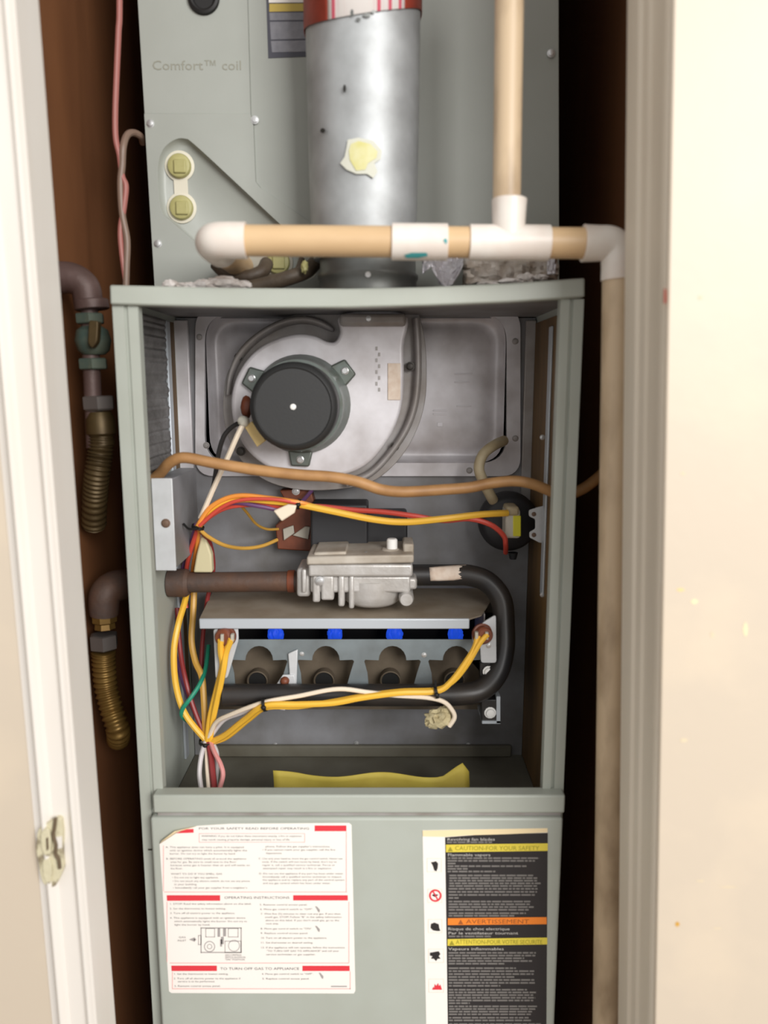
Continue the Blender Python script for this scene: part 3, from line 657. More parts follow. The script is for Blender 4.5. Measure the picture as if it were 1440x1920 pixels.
caps((436, 494), (522, 492), 'gasket_grey', YC + .009)

# ================================================================== flue
FY = 0.064; fcx = (P(572, 160, FY).x + P(790, 160, FY).x) / 2; fr = S(109, 160, FY) * 0.985
flue = thing('flue_pipe', 'galvanized steel vent pipe rising in front of the coil cabinet', 'vent pipe', (fcx, FY, ZT - 0.009))
z_f0 = P(0, 488, FY).z
mk('pipe', lathe((fcx, FY, z_f0), (0, 0, 1), [(0, fr * .90), (.010, fr * .93), (.05, fr * .955), (.12, fr * .975), (.30, fr), (1.0, fr)], 64), 'flue_steel', flue, smooth=60)
mk('collar', lathe((fcx + .004, FY, ZT - .0088), (0, 0, 1), [(0, fr * .93), (.004, fr * .89), (.020, fr * .885), (.022, fr * .91), (.026, fr * .91), (.028, fr * .87), (.05, fr * .86)], 48), 'flue_dark', flue, smooth=50)
pc = cyl_hit(690, 515, fcx + .004, FY, fr * .89); mk('screw', lathe(pc, (0, -1, 0), [(-.002, .003), (.002, .0027)], 12), 'screw_zinc', flue)
sl = []
rw_ = fr + .0008
zA, zB = cyl_hit(576, 42, fcx, FY, rw_).z, cyl_hit(786, 8, fcx, FY, rw_).z
def wrap_band(a0, a1, z_up, m, name, rad):
    V = []; Fc = []; n_ = 24
    for i in range(n_ + 1):
        a = a0 + (a1 - a0) * i / n_; x, y = fcx + rad * math.cos(a), FY + rad * math.sin(a)
        tt = (math.cos(a) + 1) / 2; zz = cyl_hit(576 + 210 * tt, 42 - 34 * tt, fcx, FY, rad).z; V += [(x, y, zz), (x, y, z_up)]
    for i in range(n_): Fc.append((2 * i, 2 * i + 2, 2 * i + 3, 2 * i + 1))
    return mk(name, new_mesh(V, Fc), m, flue, solid=0.0005, smooth=60)
pi = math.pi
wrap_band(pi * 0.9, pi * 1.32, zA + .2, 'red_tape', 'red_tape', rw_)
wrap_band(pi * 1.32, pi * 1.74, zA + .2, 'white_print', 'printed_sticker', rw_ + .0002)
wrap_band(pi * 1.74, pi * 2.1, zA + .2, 'red_tape', 'red_tape', rw_)
for a in (1.345, 1.58, 1.64, 1.70): wrap_band(pi * a, pi * (a + .018), zA + .2, 'pink_print', 'pink_stripe', rw_ + .0006)
on_f = lambda dr: (lambda x, y: cyl_hit(x, y, fcx, FY, fr * .985 + dr))
pat = [(652, 262), (672, 258), (700, 264), (716, 282), (714, 298), (702, 306), (708, 322), (700, 334), (688, 326), (668, 326), (650, 318), (638, 306), (646, 294), (650, 276)]
tag(mk('sticker_residue', skin_patch(pat, on_f(.0012)), 'residue_edge', flue), 'torn pale edge of sticker residue')
tag(mk('sticker_residue', skin_patch([(658 , 270), (672, 264), (695, 270), (708, 284), (706, 296), (690, 306), (685, 318), (668, 320), (656, 300), (654, 282)], on_f(.0018)), 'yellow_residue', flue), 'patch of yellow sticker residue')
for x, y, w, h in [(646, 166, 3, 8), (605, 245, 5, 5), (660, 24, 3, 7), (688, 28, 8, 4), (672, 36, 5, 3), (700, 22, 4, 3)]:
    mk('dark_spot', skin_patch([(x + w * math.cos(k * .785), y + h * math.sin(k * .785)) for k in range(8)], on_f(.0024), 2), 'black_spot' if y > 100 else 'flue_dark', flue)

# ================================================================== drain pipe run
YP = -0.045
dr = thing('drain_pipe', 'tan plastic condensate drain pipe with white fittings', 'pipe', P(1138, 1900, YP))
zp = P(700, 453, YP).z; pr_ = S(28.5, 453, YP)
sl_z = lambda px: P(px, 453 + (px - 700) * 0.008, YP)
hp = lambda a, b, rad, n=28: sweep([sl_z(a), sl_z(b)], rad, n)
hpr = lambda pts: lathe(sl_z(pts[0][0]), (sl_z(pts[-1][0]) - sl_z(pts[0][0])), [((sl_z(p[0]) - sl_z(pts[0][0])).length, S(p[1], 453, YP)) for p in pts], 32)
mk('pipe', hp(440, 745, pr_), 'cpvc_tan', dr); mk('pipe', hp(828, 890, pr_), 'cpvc_tan', dr); mk('pipe', hp(1020, 1100, pr_), 'cpvc_tan', dr)
mk('coupling', hpr([(734, 31), (735, 33.5), (838, 33.5), (839, 31)]), 'pvc_white', dr)
tj = sl_z(953)
tee_h = hpr([(879, 30), (880, 32.5), (1029, 32.5), (1030, 30)])
vt = P(951, 372, YP)
tee_v = lathe((tj.x, YP, tj.z), (0, 0, 1), [(0, S(30, 400, YP)), (S(40, 400, YP), S(31, 400, YP)), (vt.z - tj.z - .001, S(33, 390, YP)), (vt.z - tj.z, S(30, 390, YP))], 32)
mk('tee', join([tee_h, tee_v]), 'pvc_white', dr, smooth=50)
va, vb = P(950, 380, YP), P(955, 0, YP); d_ = (vb - va)
mk('pipe', sweep([va, va + d_ * 1.6], S(26.5, 200, YP), 28), 'cpvc_dirty', dr)
# left elbow that turns back towards the coil
e0 = sl_z(462); el = [e0, sl_z(425), sl_z(405) + Vector((0, .003, 0)), sl_z(393) + Vector((0, .013, 0)), sl_z(390) + Vector((0, .03, 0)), sl_z(390) + Vector((0, .055, 0))]
mk('elbow', sweep(catmull(el, 6), S(33.5, 453, YP), 32), 'pvc_white', dr, smooth=60)
mk('pipe', sweep([el[-1] - Vector((0, .01, 0)), el[-1] + Vector((0, .105, 0))], pr_, 24), 'cpvc_tan', dr)
# right elbow and the long vertical
e = [sl_z(1093), sl_z(1120), sl_z(1142), P(1155, 466, YP), P(1160, 490, YP), P(1161, 524, YP)]
rl_ = [S(v, 460, YP) for v in (34, 33, 32, 32, 32, 33)]
cm = catmull(e, 6); mk('elbow', sweep(cm, lambda t: S(34 - 2.5 * math.sin(pi * t), 470, YP), 32), 'pvc_white', dr, smooth=60)
va, vb = P(1161, 510, YP), P(1138, 1920, YP)
mk('pipe', sweep([va, va + (vb - va) * 1.32], S(30, 800, YP), 28), 'cpvc_dirty', dr)
zc2 = zp
for pts in ([(758, 478), (772, 474), (800, 474), (802, 480), (784, 484), (762, 484)], [(831, 450), (836, 446), (839, 452), (836, 458)]):
    mk('primer_smear', skin_patch(pts, lambda x, y: cyl_hit(x, y, 0, YP, S(33.5, 453, YP) + .0005, 'x', sl_z(790).z), 3), 'teal_primer', dr)

# ================================================================== debris round the coil base
def lump_row(name, specs, m, label, cat, Y):
    o = mk(name, join([blob(P(x, y, Y), S(r, y, Y), sq, .35, seed=i * 3 + x, sub=3) for i, (x, y, r, sq) in enumerate(specs)]), m); return tag(o, label, cat)
lump_row('foam_sealant', [(318, 534, 12, (1.2, 1, .8)), (352, 536, 12, (1.6, 1, .55)), (382, 533, 13, (1.3, 1, .75)), (420, 530, 18, (1.6, 1, .7)), (448, 534, 14, (1.6, 1, .6)), (400, 538, 12, (2.4, 1, .5))], 'white_crust', 'lumpy white foam sealant along the left of the furnace top', 'sealant', 0.03)
def crumple(name, px0, px1, top, bot, Y, m, label, cat, seed, amp=.012, nx=26, nz_=14):
    V = []; Fc = []
    for j in range(nz_ + 1):
        for i in range(nx + 1):
            u, v = i / nx, j / nz_; x = px0 + (px1 - px0) * u
            yt = top(u); yb_ = bot(u); y = yt + (yb_ - yt) * v
            q = P(x, y, Y - 0.02 * v); nn = noise.noise(Vector((u * 5 + seed, v * 2.5, seed))) + .6 * noise.noise(Vector((u * 13, v * 7 + seed, 1)))
            V.append(q + Vector((0, amp * nn, amp * .25 * noise.noise(Vector((u * 9, v * 6, seed + 5))))))
    for j in range(nz_):
        for i in range(nx): a = j * (nx + 1) + i; Fc.append((a, a + 1, a + nx + 2, a + nx + 1))
    return tag(mk(name, new_mesh(V, Fc), m, None, solid=.001, smooth=20), label, cat)
crumple('insulation_batt', 868, 1046, lambda u: 476, lambda u: 532 - 8 * u, 0.095, 'rusty_foil', 'crumpled stained foil insulation on the right of the furnace top', 'insulation', 3.0)
crumple('foil_scrap', 792, 868, lambda u: 478, lambda u: 496 + 44 * max(0, math.sin(pi * max(0, u * 1.25 - .25))) if u > .2 else 500 + 14 * (0.2 - u) * 5, 0.07, 'foil', 'torn white foil scrap beside the vent pipe collar', 'foil', 9.0, .006)
crumple('foil_strip', 1026, 1042, lambda u: 480, lambda u: 514, 0.075, 'foil', 'narrow shiny foil strip under the white drain tee', 'foil', 5.0, .004, 5, 8)
lump_row('sealant_crumbs', [(955, 527, 9, (2.2, 1, .6)), (985, 522, 10, (1.6, 1, .9)), (1015, 520, 8, (1.8, 1, .7)), (915, 532, 8, (2.5, 1, .5))], 'white_crust', 'pale crumbs of sealant below the stained foil insulation', 'sealant', 0.06)
wire('drain_hose', 'greasy brown hose looping under the white drain elbow', [(405, 494, .09), (425, 512, .085), (460, 520, .08), (490, 510, .085), (500, 494, .1)], 13, 'greasy_brown', 'hose', n=14)
wire('drain_hose', 'greasy brown hose lying along the furnace top by the vent collar', [(470, 540, .07), (510, 530, .07), (545, 520, .07), (575, 508, .08), (592, 492, .1)], 14, 'greasy_brown', 'hose', n=14)
wire('drain_hose', 'thin brown tube curled behind the white drain elbow', [(500, 520, .09), (530, 518, .09), (556, 508, .09), (566, 486, .1)], 6, 'greasy_brown', 'hose', n=10)
lump_row('yellow_plug', [(571, 500, 9, (.7, .8, 1.3))], 'cap_olive', 'small yellow plug among the brown hoses', 'plug', 0.06)

# ================================================================== cables left of the cabinet
wire('low_voltage_cable', 'thin pink cable hanging from the top left of the closet', [(214, -900, .1), (222, -300, .1), (224, 0, .1), (222, 60, .1), (219, 130, .1), (216, 210, .1), (217, 260, .1), (224, 292, .1), (229, 330, .1), (236, 350, .1), (232, 390, .1), (226, 430, .1), (228, 470, .1), (236, 530, .1)], 5.5, 'cord_pink', 'cable', n=10)
wire('low_voltage_cable', 'grey brown cable with a hooked loop beside the coil cabinet', [(268, 268, .14), (264, 256, .13), (250, 249, .12), (238, 254, .11), (231, 275, .1), (229, 310, .1), (226, 345, .1), (229, 400, .1), (238, 450, .1), (237, 500, .1), (236, 545, .1)], 6.5, 'cord_grey', 'cable', n=10)

# ================================================================== gas supply on the left
gs = thing('gas_supply_line', 'old iron and brass gas supply line with green shutoff valve', 'gas line', P(180, 990, 0.05))
YG = 0.05
mk('iron_elbow', sweep(catmull([P(34, 520, YG), P(105, 520, YG), P(138, 523, YG), P(160, 540, YG), P(166, 575, YG)], 8), lambda t: S(31 - 5 * t, 520, YG), 20), 'iron_purple', gs)
mk('elbow_band', lathe(P(170, 562, YG), (.1, 0, -1), [(0, .0155), (.001, .017), (.009, .017), (.01, .0155)], 24), 'iron_purple', gs)
mk('pipe_nipple', sweep([P(167, 575, YG), P(178, 840, YG)], S(16, 700, YG), 18), 'iron_purple', gs)
mk('valve_nut', lathe(P(168, 588, YG), (.03, 0, -1), [(0, .0135), (.001, .0145), (.009, .0145), (.01, .0135)], 6), 'valve_green', gs, smooth=20)
vb_ = mk('valve_body', lathe(P(172, 612, YG), (.03, 0, -1), [(0, .010), (.004, .0155), (.014, .018), (.024, .0155), (.028, .011)], 20), 'valve_green', gs)
mk('valve_handle', pprism(rpoly([(166, 600), (184, 602), (182, 640), (172, 654), (164, 644)], 5, 3), YG - .026, YG - .016), 'brass_dull', vb_, bevel=.002)
mk('union_nut', lathe(P(174, 672, YG), (.03, 0, -1), [(0, .0135), (.001, .0148), (.010, .0148), (.011, .0135)], 6), 'valve_green', gs, smooth=20)
mk('union_nut', lathe(P(184, 742, YG), (.03, 0, -1), [(0, .014), (.001, .0165), (.013, .0165), (.015, .014)], 6), 'nut_grey', gs, smooth=20)
mk('flare_fitting', lathe(P(187, 772, YG), (.02, 0, -1), [(0, .011), (.008, .0145), (.022, .0150), (.025, .012), (.034, .0125)], 20), 'brass_dull', gs)
hp_ = catmull([P(190, 818, YG), P(188, 850, YG), P(182, 890, YG), P(178, 930, YG + .01), P(176, 985, YG + .03)], 30)
mk('corrugated_hose', sweep(hp_, lambda t: S(22, 870, YG) * (1 + .09 * math.sin(t * 2 * pi * 22)), 18), 'brass_dull', gs, smooth=70)

gp = thing('gas_connector', 'rusty iron gas pipe with brass corrugated connector hose', 'gas pipe', P(222, 1395, 0.06))
YQ = 0.125
mk('iron_pipe', sweep([P(236, 1093, YQ), P(560, 1090, YQ)], S(19, 1090, YQ), 22), 'iron_rust', gp)
mk('pipe_coupling', lathe(P(314, 1093, YQ), (1, 0, 0.005), [(0, .0135), (.002, .0165), (.022, .0165), (.026, .0135)], 22), 'iron_rust', gp)
mk('thread_end', lathe(P(540, 1090, YQ), (1, 0, 0.005), [(0, .0128), (.001, .0132), (.008, .0132)], 22), 'brown_bakelite', gp)
YE = 0.07
mk('iron_elbow', sweep(catmull([P(268, 1093, YQ), P(240, 1096, .10), P(214, 1100, .08), P(197, 1116, YE), P(195, 1152, YE)], 8), lambda t: S(26 + 4 * math.sin(pi * t), 1100, YE), 22), 'iron_rust', gp)
mk('brass_fitting', lathe(P(195, 1148, YE), (0, 0, -1), [(0, .012), (.001, .0138), (.010, .0138), (.012, .011), (.018, .0118)], 8), 'brass', gp, smooth=20)
mk('flare_nut', lathe(P(194, 1188, YE), (0.01, 0, -1), [(0, .0125), (.001, .0155), (.016, .0155), (.018, .012)], 6), 'nut_grey', gp, smooth=20)
hq = catmull([P(194, 1222, YE), P(195, 1250, YE), P(199, 1290, YE), P(209, 1330, YE - .005), P(221, 1368, YE - .01), P(222, 1384, YE + .01), P(222, 1380, YE + .04)], 30)
mk('corrugated_hose', sweep(hq, lambda t: S(20, 1300, YE) * (1 + .10 * math.sin(t * 2 * pi * 24)), 20), 'brass', gp, smooth=70)

# ================================================================== hoses and wires inside
wire('power_cable', 'thick tan cable sagging across the front of the inducer blower',
     [(278, 905, .09), (300, 888, .075), (318, 868, .06), (345, 858, .055), (400, 868, .055), (480, 881, .055), (560, 890, .055), (620, 894, .055), (670, 903, .055), (715, 918, .055), (760, 922, .055), (830, 918, .06), (880, 914, .065), (920, 906, .07), (965, 902, .07), (1000, 908, .07), (1040, 924, .07), (1062, 928, .07), (1100, 912, .07), (1150, 870, .08)],
     10.5, 'hose_tan', 'cable', n=14)
wire('vacuum_hose', 'short pale rubber hose above the pressure switch', [(945, 826, .18), (925, 836, .16), (906, 852, .15), (898, 876, .145), (904, 898, .145), (918, 926, .15), (932, 950, .165)], 10, 'hose_pale', 'hose', n=14)
W = .10
wire('wire', 'thick yellow wire running to the pressure switch', [(370, 990, W), (388, 964, W), (412, 946, W), (455, 936, W), (510, 940, W), (560, 946, W), (620, 958, W), (700, 974, W), (760, 979, W), (830, 973, W), (900, 965, W + .01), (952, 962, W + .02)], 6.5, 'wire_yellow')
wire('wire', 'orange wire arching above the yellow wire near the white tag', [(369, 990, W - .004), (390, 956, W - .004), (420, 936, W - .004), (455, 929, W - .004), (505, 934, W - .004), (560, 942, W - .004), (590, 950, W + .006)], 4.5, 'wire_orange')
wire('wire', 'red wire running behind the yellow wire to the pressure switch', [(368, 992, W + .006), (396, 966, W + .006), (430, 950, W + .006), (480, 946, W + .006), (540, 950, W + .006), (600, 950, W + .012), (660, 956, W + .012), (720, 960, W + .012), (780, 968, W + .01), (830, 976, W + .01), (880, 973, W + .01), (920, 984, W + .01), (944, 1004, W + .015), (948, 1020, W + .02), (948, 1036, W + .04)], 5, 'wire_red')
wire('wire', 'bright red wire arching over the white tag', [(374, 986, W - .006), (410, 955, W - .006), (450, 938, W - .007), (510, 936, W - .007), (556, 943, W - .005)], 3.6, 'wire_red')
wire('wire', 'purple wire arching from the cable tie to the limit switch', [(366, 986, W + .002), (400, 954, W + .002), (440, 943, W + .002), (490, 950, W + .002), (530, 956, W + .01), (560, 945, W + .04), (580, 925, W + .075), (588, 915, W + .086)], 4, 'wire_purple')
wire('wire', 'white wire dropping from the inducer motor', [(458, 792, .088), (446, 815, .085), (425, 862, .09), (402, 912, .095), (376, 972, .1)], 5, 'wire_white')
wire('wire', 'black wire dropping from the inducer motor behind the tan cable', [(456, 790, .092), (436, 800, .1), (420, 818, .105), (410, 850, .11), (404, 890, .115), (398, 925, .12)], 4.5, 'wire_black')
wire('wire', 'thin amber wire looping low to the limit switch', [(376, 994, .1), (390, 1006, .105), (420, 1022, .12), (455, 1028, .15), (490, 1024, .17), (520, 1012, .186)], 3.6, 'wire_amber')
wire('wire', 'thin brown wire reaching the left edge of the limit switch', [(440, 935, .12), (462, 960, .14), (480, 982, .16), (500, 992, .175), (522, 992, .186)], 2.6, 'wire_amber')
wire('wire', 'orange red wire falling from the upper cable tie behind the iron pipe', [(370, 994, .112), (358, 1030, .125), (350, 1065, .142), (346, 1110, .152), (350, 1140, .15)], 4.2, 'wire_red')
wire('wire', 'orange wire beside the pale wedge connector', [(373, 994, .112), (368, 1030, .13), (362, 1068, .145), (360, 1115, .152)], 4.2, 'wire_orange')
wire('wire', 'red wire on the right side of the pale wedge connector', [(376, 996, .112), (392, 1015, .125), (399, 1045, .14), (399, 1075, .146), (388, 1130, .15), (380, 1200, .15), (378, 1262, .14), (382, 1320, .12)], 4.2, 'wire_darkred')
wire('wire', 'dark purple wire hanging against the left side of the compartment', [(366, 992, .115), (345, 1060, .15), (326, 1110, .16), (324, 1160, .16), (330, 1230, .15), (350, 1300, .12), (376, 1360, .1)], 4, 'wire_purple')
cn = tag(mk('wire_connector', pprism([(377, 1004), (385, 1006), (396, 1040), (398, 1074), (362, 1074), (368, 1040)], .118, .130), 'connector_pale', None, bevel=.002), 'pale wedge-shaped wire connector above the iron gas pipe', 'connector')
tg = tag(mk('wire_tag', pprism([(512, 958), (540, 946), (556, 948), (552, 962), (528, 978)], .084, .090), 'wire_white', None, bevel=.0015), 'small white tag on the wires above the limit switch', 'tag')
wire('wire', 'yellow wire bowing out furthest left below the iron pipe', [(352, 1100, .148), (346, 1130, .13), (334, 1172, .11), (326, 1222, .1), (330, 1285, .095), (348, 1340, .09), (388, 1390, .085)], 6, 'wire_yellow')
wire('wire', 'amber wire hanging straight down below the iron pipe', [(364, 1100, .15), (362, 1150, .14), (359, 1200, .13), (366, 1240, .12), (378, 1268, .11), (382, 1310, .1), (386, 1388, .088)], 6, 'wire_amber')
wire('wire', 'dark red wire curving down to the lower cable tie', [(332, 1140, .15), (338, 1220, .13), (348, 1275, .11), (364, 1330, .1), (388, 1388, .088)], 4.5, 'wire_darkred')
wire('wire', 'teal green wire hooked round the outer yellow wire', [(391, 1210, .14), (386, 1250, .12), (376, 1280, .1), (358, 1308, .088), (343, 1328, .086), (341, 1342, .09), (352, 1352, .1)], 4.2, 'wire_teal')
wire('wire', 'yellow wire from the near terminal of the left rollout switch', [(414, 1200, .066), (414, 1222, .07), (417, 1250, .075), (406, 1295, .08), (394, 1345, .083), (389, 1390, .083)], 6, 'wire_yellow')
wire('wire', 'yellow wire from the far terminal of the left rollout switch', [(434, 1198, .066), (424, 1224, .07), (419, 1255, .07), (412, 1290, .074), (400, 1345, .08), (393, 1392, .083)], 6, 'wire_yellow')
Wf = .052
wire('wire', 'long white wire lying across the manifold to the putty lump', [(390, 1388, .083), (404, 1356, .075), (432, 1340, .065), (495, 1317, Wf), (560, 1305, Wf), (632, 1292, Wf), (690, 1298, Wf), (740, 1304, Wf), (800, 1308, Wf), (832, 1316, Wf), (848, 1332, Wf), (852, 1346, Wf), (842, 1362, Wf)], 4.3, 'wire_white')
wire('wire', 'short pale wire beside the long white wire at the lower tie', [(391, 1388, .086), (418, 1352, .08), (450, 1338, .07), (495, 1324, Wf + .004), (535, 1328, Wf + .004)], 4, 'wire_grey')
wire('wire', 'long yellow wire crossing the manifold to the right rollout switch', [(394, 1392, .083), (422, 1378, .075), (460, 1348, .062), (497, 1323, Wf - .004), (560, 1321, Wf - .004), (625, 1318, Wf - .004), (680, 1308, Wf - .004), (750, 1299, Wf - .004), (818, 1296, Wf), (846, 1278, .055), (872, 1244, .06), (890, 1215, .064), (896, 1192, .068)], 6, 'wire_yellow')
wire('wire', 'second long yellow wire ending at the outer terminal of the right rollout switch', [(396, 1393, .086), (426, 1382, .08), (468, 1348, .066), (500, 1327, Wf + .002), (560, 1325, Wf + .002), (625, 1315, Wf + .002), (680, 1305, Wf + .002), (750, 1296, Wf + .002), (818, 1293, Wf + .003), (850, 1277, .056), (876, 1246, .06), (900, 1206, .062), (914, 1190, .066)], 5, 'wire_yellow')
wire('wire', 'white wire loop below the lower cable tie on the left', [(386, 1390, .083), (378, 1415, .07), (374, 1450, .06), (378, 1486, .05), (380, 1530, .04)], 4.5, 'wire_grey')
wire('wire', 'white wire below the lower cable tie between red and pink', [(388, 1390, .085), (388, 1425, .072), (390, 1460, .06), (393, 1500, .05), (394, 1530, .04)], 4.2, 'wire_white')
wire('wire', 'red wire below the lower cable tie', [(391, 1390, .083), (396, 1420, .07), (399, 1450, .06), (403, 1490, .05), (404, 1530, .04)], 6, 'wire_darkred')
wire('wire', 'pink wire bulging right below the lower cable tie', [(394, 1390, .083), (402, 1410, .068), (414, 1434, .056), (418, 1455, .05), (410, 1486, .046), (404, 1530, .04)], 4.5, 'wire_pink')
wire('wire', 'white wire hanging behind the pink wire', [(396, 1390, .087), (406, 1410, .08), (407, 1440, .07), (404, 1470, .065), (402, 1530, .05)], 4.2, 'wire_grey')
def tie(px, py, Y, rpx, label, ax=(0, 0, 1), tail=None):
    c = P(px, py, Y); r = S(rpx, py, Y)
    t = thing('cable_tie', label, 'cable tie', c, 'black cable ties')
    mk('band', lathe(c - Vector(ax).normalized() * .0018, ax, [(0, r * .9), (0, r), (.0036, r), (.0036, r * .9)], 20, caps=False), 'rubber_black', t)
    mk('head', blob(c + Vector((0, -r, 0)), .0028, (1.1, 1, .9), .05, sub=2), 'rubber_black', t)
    if tail: mk('tail', sweep(catmull([P(*q) for q in tail], 5), .0014, 6), 'rubber_black', t)
tie(371, 988, .101, 12, 'black cable tie gathering the wires beside the junction box', (.3, 0, 1), [(371, 990, .088), (355, 992, .09), (344, 982, .095)])
tie(388, 1391, .085, 15, 'black cable tie at the lowest gathering of the wires', (0.1, 0, 1))
tie(496, 1321, Wf, 13, 'black cable tie on the wires at the left of the manifold', (1, 0, .2))
tie(818, 1298, Wf, 12, 'black cable tie on the wires at the right of the manifold', (1, 0, .2), [(818, 1288, .045), (816, 1276, .05)])
tie(560, 945, W - .001, 10, 'black cable tie on the wires beside the small white tag', (1, 0, -.2))
tag(mk('putty_lump', join([blob(P(824, 1346, .06), S(23, 1346, .06), (1.1, .7, .75), .45, seed=5), blob(P(812, 1354, .06), S(14, 1350, .06), (1, .7, .9), .4, seed=8), blob(P(836, 1334, .06), S(12, 1340, .06), (.9, .7, .9), .4, seed=11)]), 'putty'), 'tan lump of putty hanging on the white wire', 'putty')

# ================================================================== yellow sheet on the deck
V = []; Fc = []; nx = 30; nzv = 8
for i in range(nx + 1):
    u = i / nx; px = 512 + (880 - 512) * u
    pt = 1453 + (-14 * max(0, 1 - u / .18) if u < .18 else 0) * .6 - (22 * ((u - .86) / .105) if .86 < u <= .965 else (22 - 60 * (u - .965) / .035 * .3 if u > .965 else 0)) + 2 * math.sin(u * 9)
    for j in range(nzv + 1):
        v = j / nzv; top = P(px, pt, .055); botm = Vector((P(px + 4, 1500, .045).x, .028 + .006 * math.sin(u * 5), ZD + .001))
        q = botm + (top - botm) * v; q.y += .008 * math.sin(pi * v) + .004 * math.sin(u * 14) * v; V.append(q)
for i in range(nx):
    for j in range(nzv): a = i * (nzv + 1) + j; Fc.append((a, a + nzv + 1, a + nzv + 2, a + 1))
tag(mk('yellow_sheet', new_mesh(V, Fc), 'yellow_paper', None, solid=.0008, smooth=60), 'curled yellow paper sheet standing behind the lower door', 'paper')

# ================================================================== painted latch on the left casing
lt = thing('latch_strike', 'painted-over metal latch plate on the left door casing', 'latch', P(94, 1665, -.125))
YL = -.1225
mk('plate', pprism(rpoly([(70, 1560), (80, 1544), (98, 1540), (106, 1534), (114, 1536), (117, 1560), (116, 1600), (119, 1630), (112, 1646), (104, 1662), (92, 1665), (80, 1656), (74, 1634), (67, 1590)], 5, 3), YL, YL + .012), 'painted_latch', lt, bevel=.0012)
mk('raised_tongue', pprism(rpoly([(76, 1562), (84, 1552), (92, 1556), (96, 1580), (94, 1606), (84, 1606), (77, 1590)], 6, 4), YL - .003, YL + .002), 'painted_latch', lt, bevel=.0015, seg=3)
mk('raised_tongue', pprism(rpoly([(80, 1612), (94, 1610), (98, 1636), (94, 1658), (86, 1656), (80, 1640)], 5, 4), YL - .002, YL + .002), 'painted_latch', lt, bevel=.0012, seg=3)
mk('spring_edge', sweep(catmull([P(*q, YL - .001) for q in [(104, 1534), (102, 1552), (100, 1566), (105, 1584), (104, 1600), (110, 1612), (112, 1628)]], 5), .0017, 8), 'latch_dark', lt)
mk('slot', pprism(rpoly([(86, 1572), (90, 1570), (91, 1592), (87, 1596)], 1.5, 2), YL - .0034, YL - .0028), 'latch_dark', lt)
mk('keeper_window', pprism([(104, 1570), (116, 1568), (116, 1590), (106, 1592)], YL - .0006, YL + .0002), 'trim_paint', lt)

# ================================================================== printed labels on the lower door
YD = -0.0128
def printed(name, me, m, parent):          # fine flat print, too small to pick apart
    o = mk(name, me, m, parent, smooth=0); o['kind'] = 'stuff'; return o
A = lambda x, y: (260 + x / 3.2727, 1480 + y / 3.2727)
il = thing('instruction_label', 'white gas safety label with red bars on the lower door', 'label', P(490, 1862, YD))
outl = [A(128, 335), A(230, 262), A(355, 225), A(560, 212), A(1290, 207), A(1306, 220), A(1330, 1235), A(1320, 1253), A(200, 1250), A(186, 1238)]
mk('paper', pprism(outl, YD, -.0124), 'label_white', il, smooth=0)
mk('curled_corner', new_mesh([P(*A(128, 335), YD - .0002), P(*A(240, 262), YD - .0002), P(*A(355, 226), YD - .0002), P(*A(220, 258), YD - .004), P(*A(140, 318), YD - .004)], [(0, 1, 4), (1, 3, 4), (1, 2, 3)]), 'label_curl', il, solid=.0003)
Y1 = YD - .00025
def rect(a, b, c, d, T=A, Y=Y1): return new_mesh([P(*T(a, b), Y), P(*T(c, b), Y), P(*T(c, d), Y), P(*T(a, d), Y)], [(0, 1, 2, 3)])
def rq(q, T=A, Y=Y1): return new_mesh([P(*T(*p), Y) for p in q], [tuple(range(len(q)))])
for q in [[(230, 270), (285, 246), (337, 243), (337, 266)], [(1080, 222), (1275, 222), (1275, 257), (1080, 257)], [(172, 650), (500, 650), (500, 684), (174, 684)], [(948, 650), (1283, 650), (1284, 682), (948, 682)],
          [(200, 1082), (480, 1082), (480, 1115), (202, 1115)], [(1005, 1083), (1294, 1083), (1295, 1115), (1005, 1115)]]:
    mk('red_bar', rq(q), 'label_red', il, smooth=0)
ln = []
for a, b, c, d in [(150, 345, 154, 625), (1272, 260, 1276, 630), (155, 628, 1280, 632), (172, 690, 176, 1060), (1288, 690, 1292, 1065), (190, 1064, 1290, 1068), (205, 1120, 209, 1222), (1296, 1118, 1300, 1228), (205, 1222, 1300, 1226)]:
    ln.append(rect(a, b, c, d))
printed('thin_red_rule', raw_join(ln), 'label_pinkline', il)
ln = [rect(370, 270, 1020, 273), rect(370, 323, 1020, 326), rect(370, 270, 373, 326), rect(1017, 270, 1020, 326)]
printed('text_box_rule', raw_join(ln), 'label_pinkline', il)
def T_(s, x0, x1, y, h, T=A, Y=Y1): text_geo(s, T(x0, y)[0], T(x1, y)[0], T(x0, y)[1], h, Y)
T_('FOR YOUR SAFETY READ BEFORE OPERATING', 368, 1045, 247, 4.6); T_('OPERATING INSTRUCTIONS', 525, 925, 672, 5.2); T_('TO TURN OFF GAS TO APPLIANCE', 500, 985, 1108, 5.4)
printed('heading_lettering', raw_join(flush_texts()), 'label_bold', il)
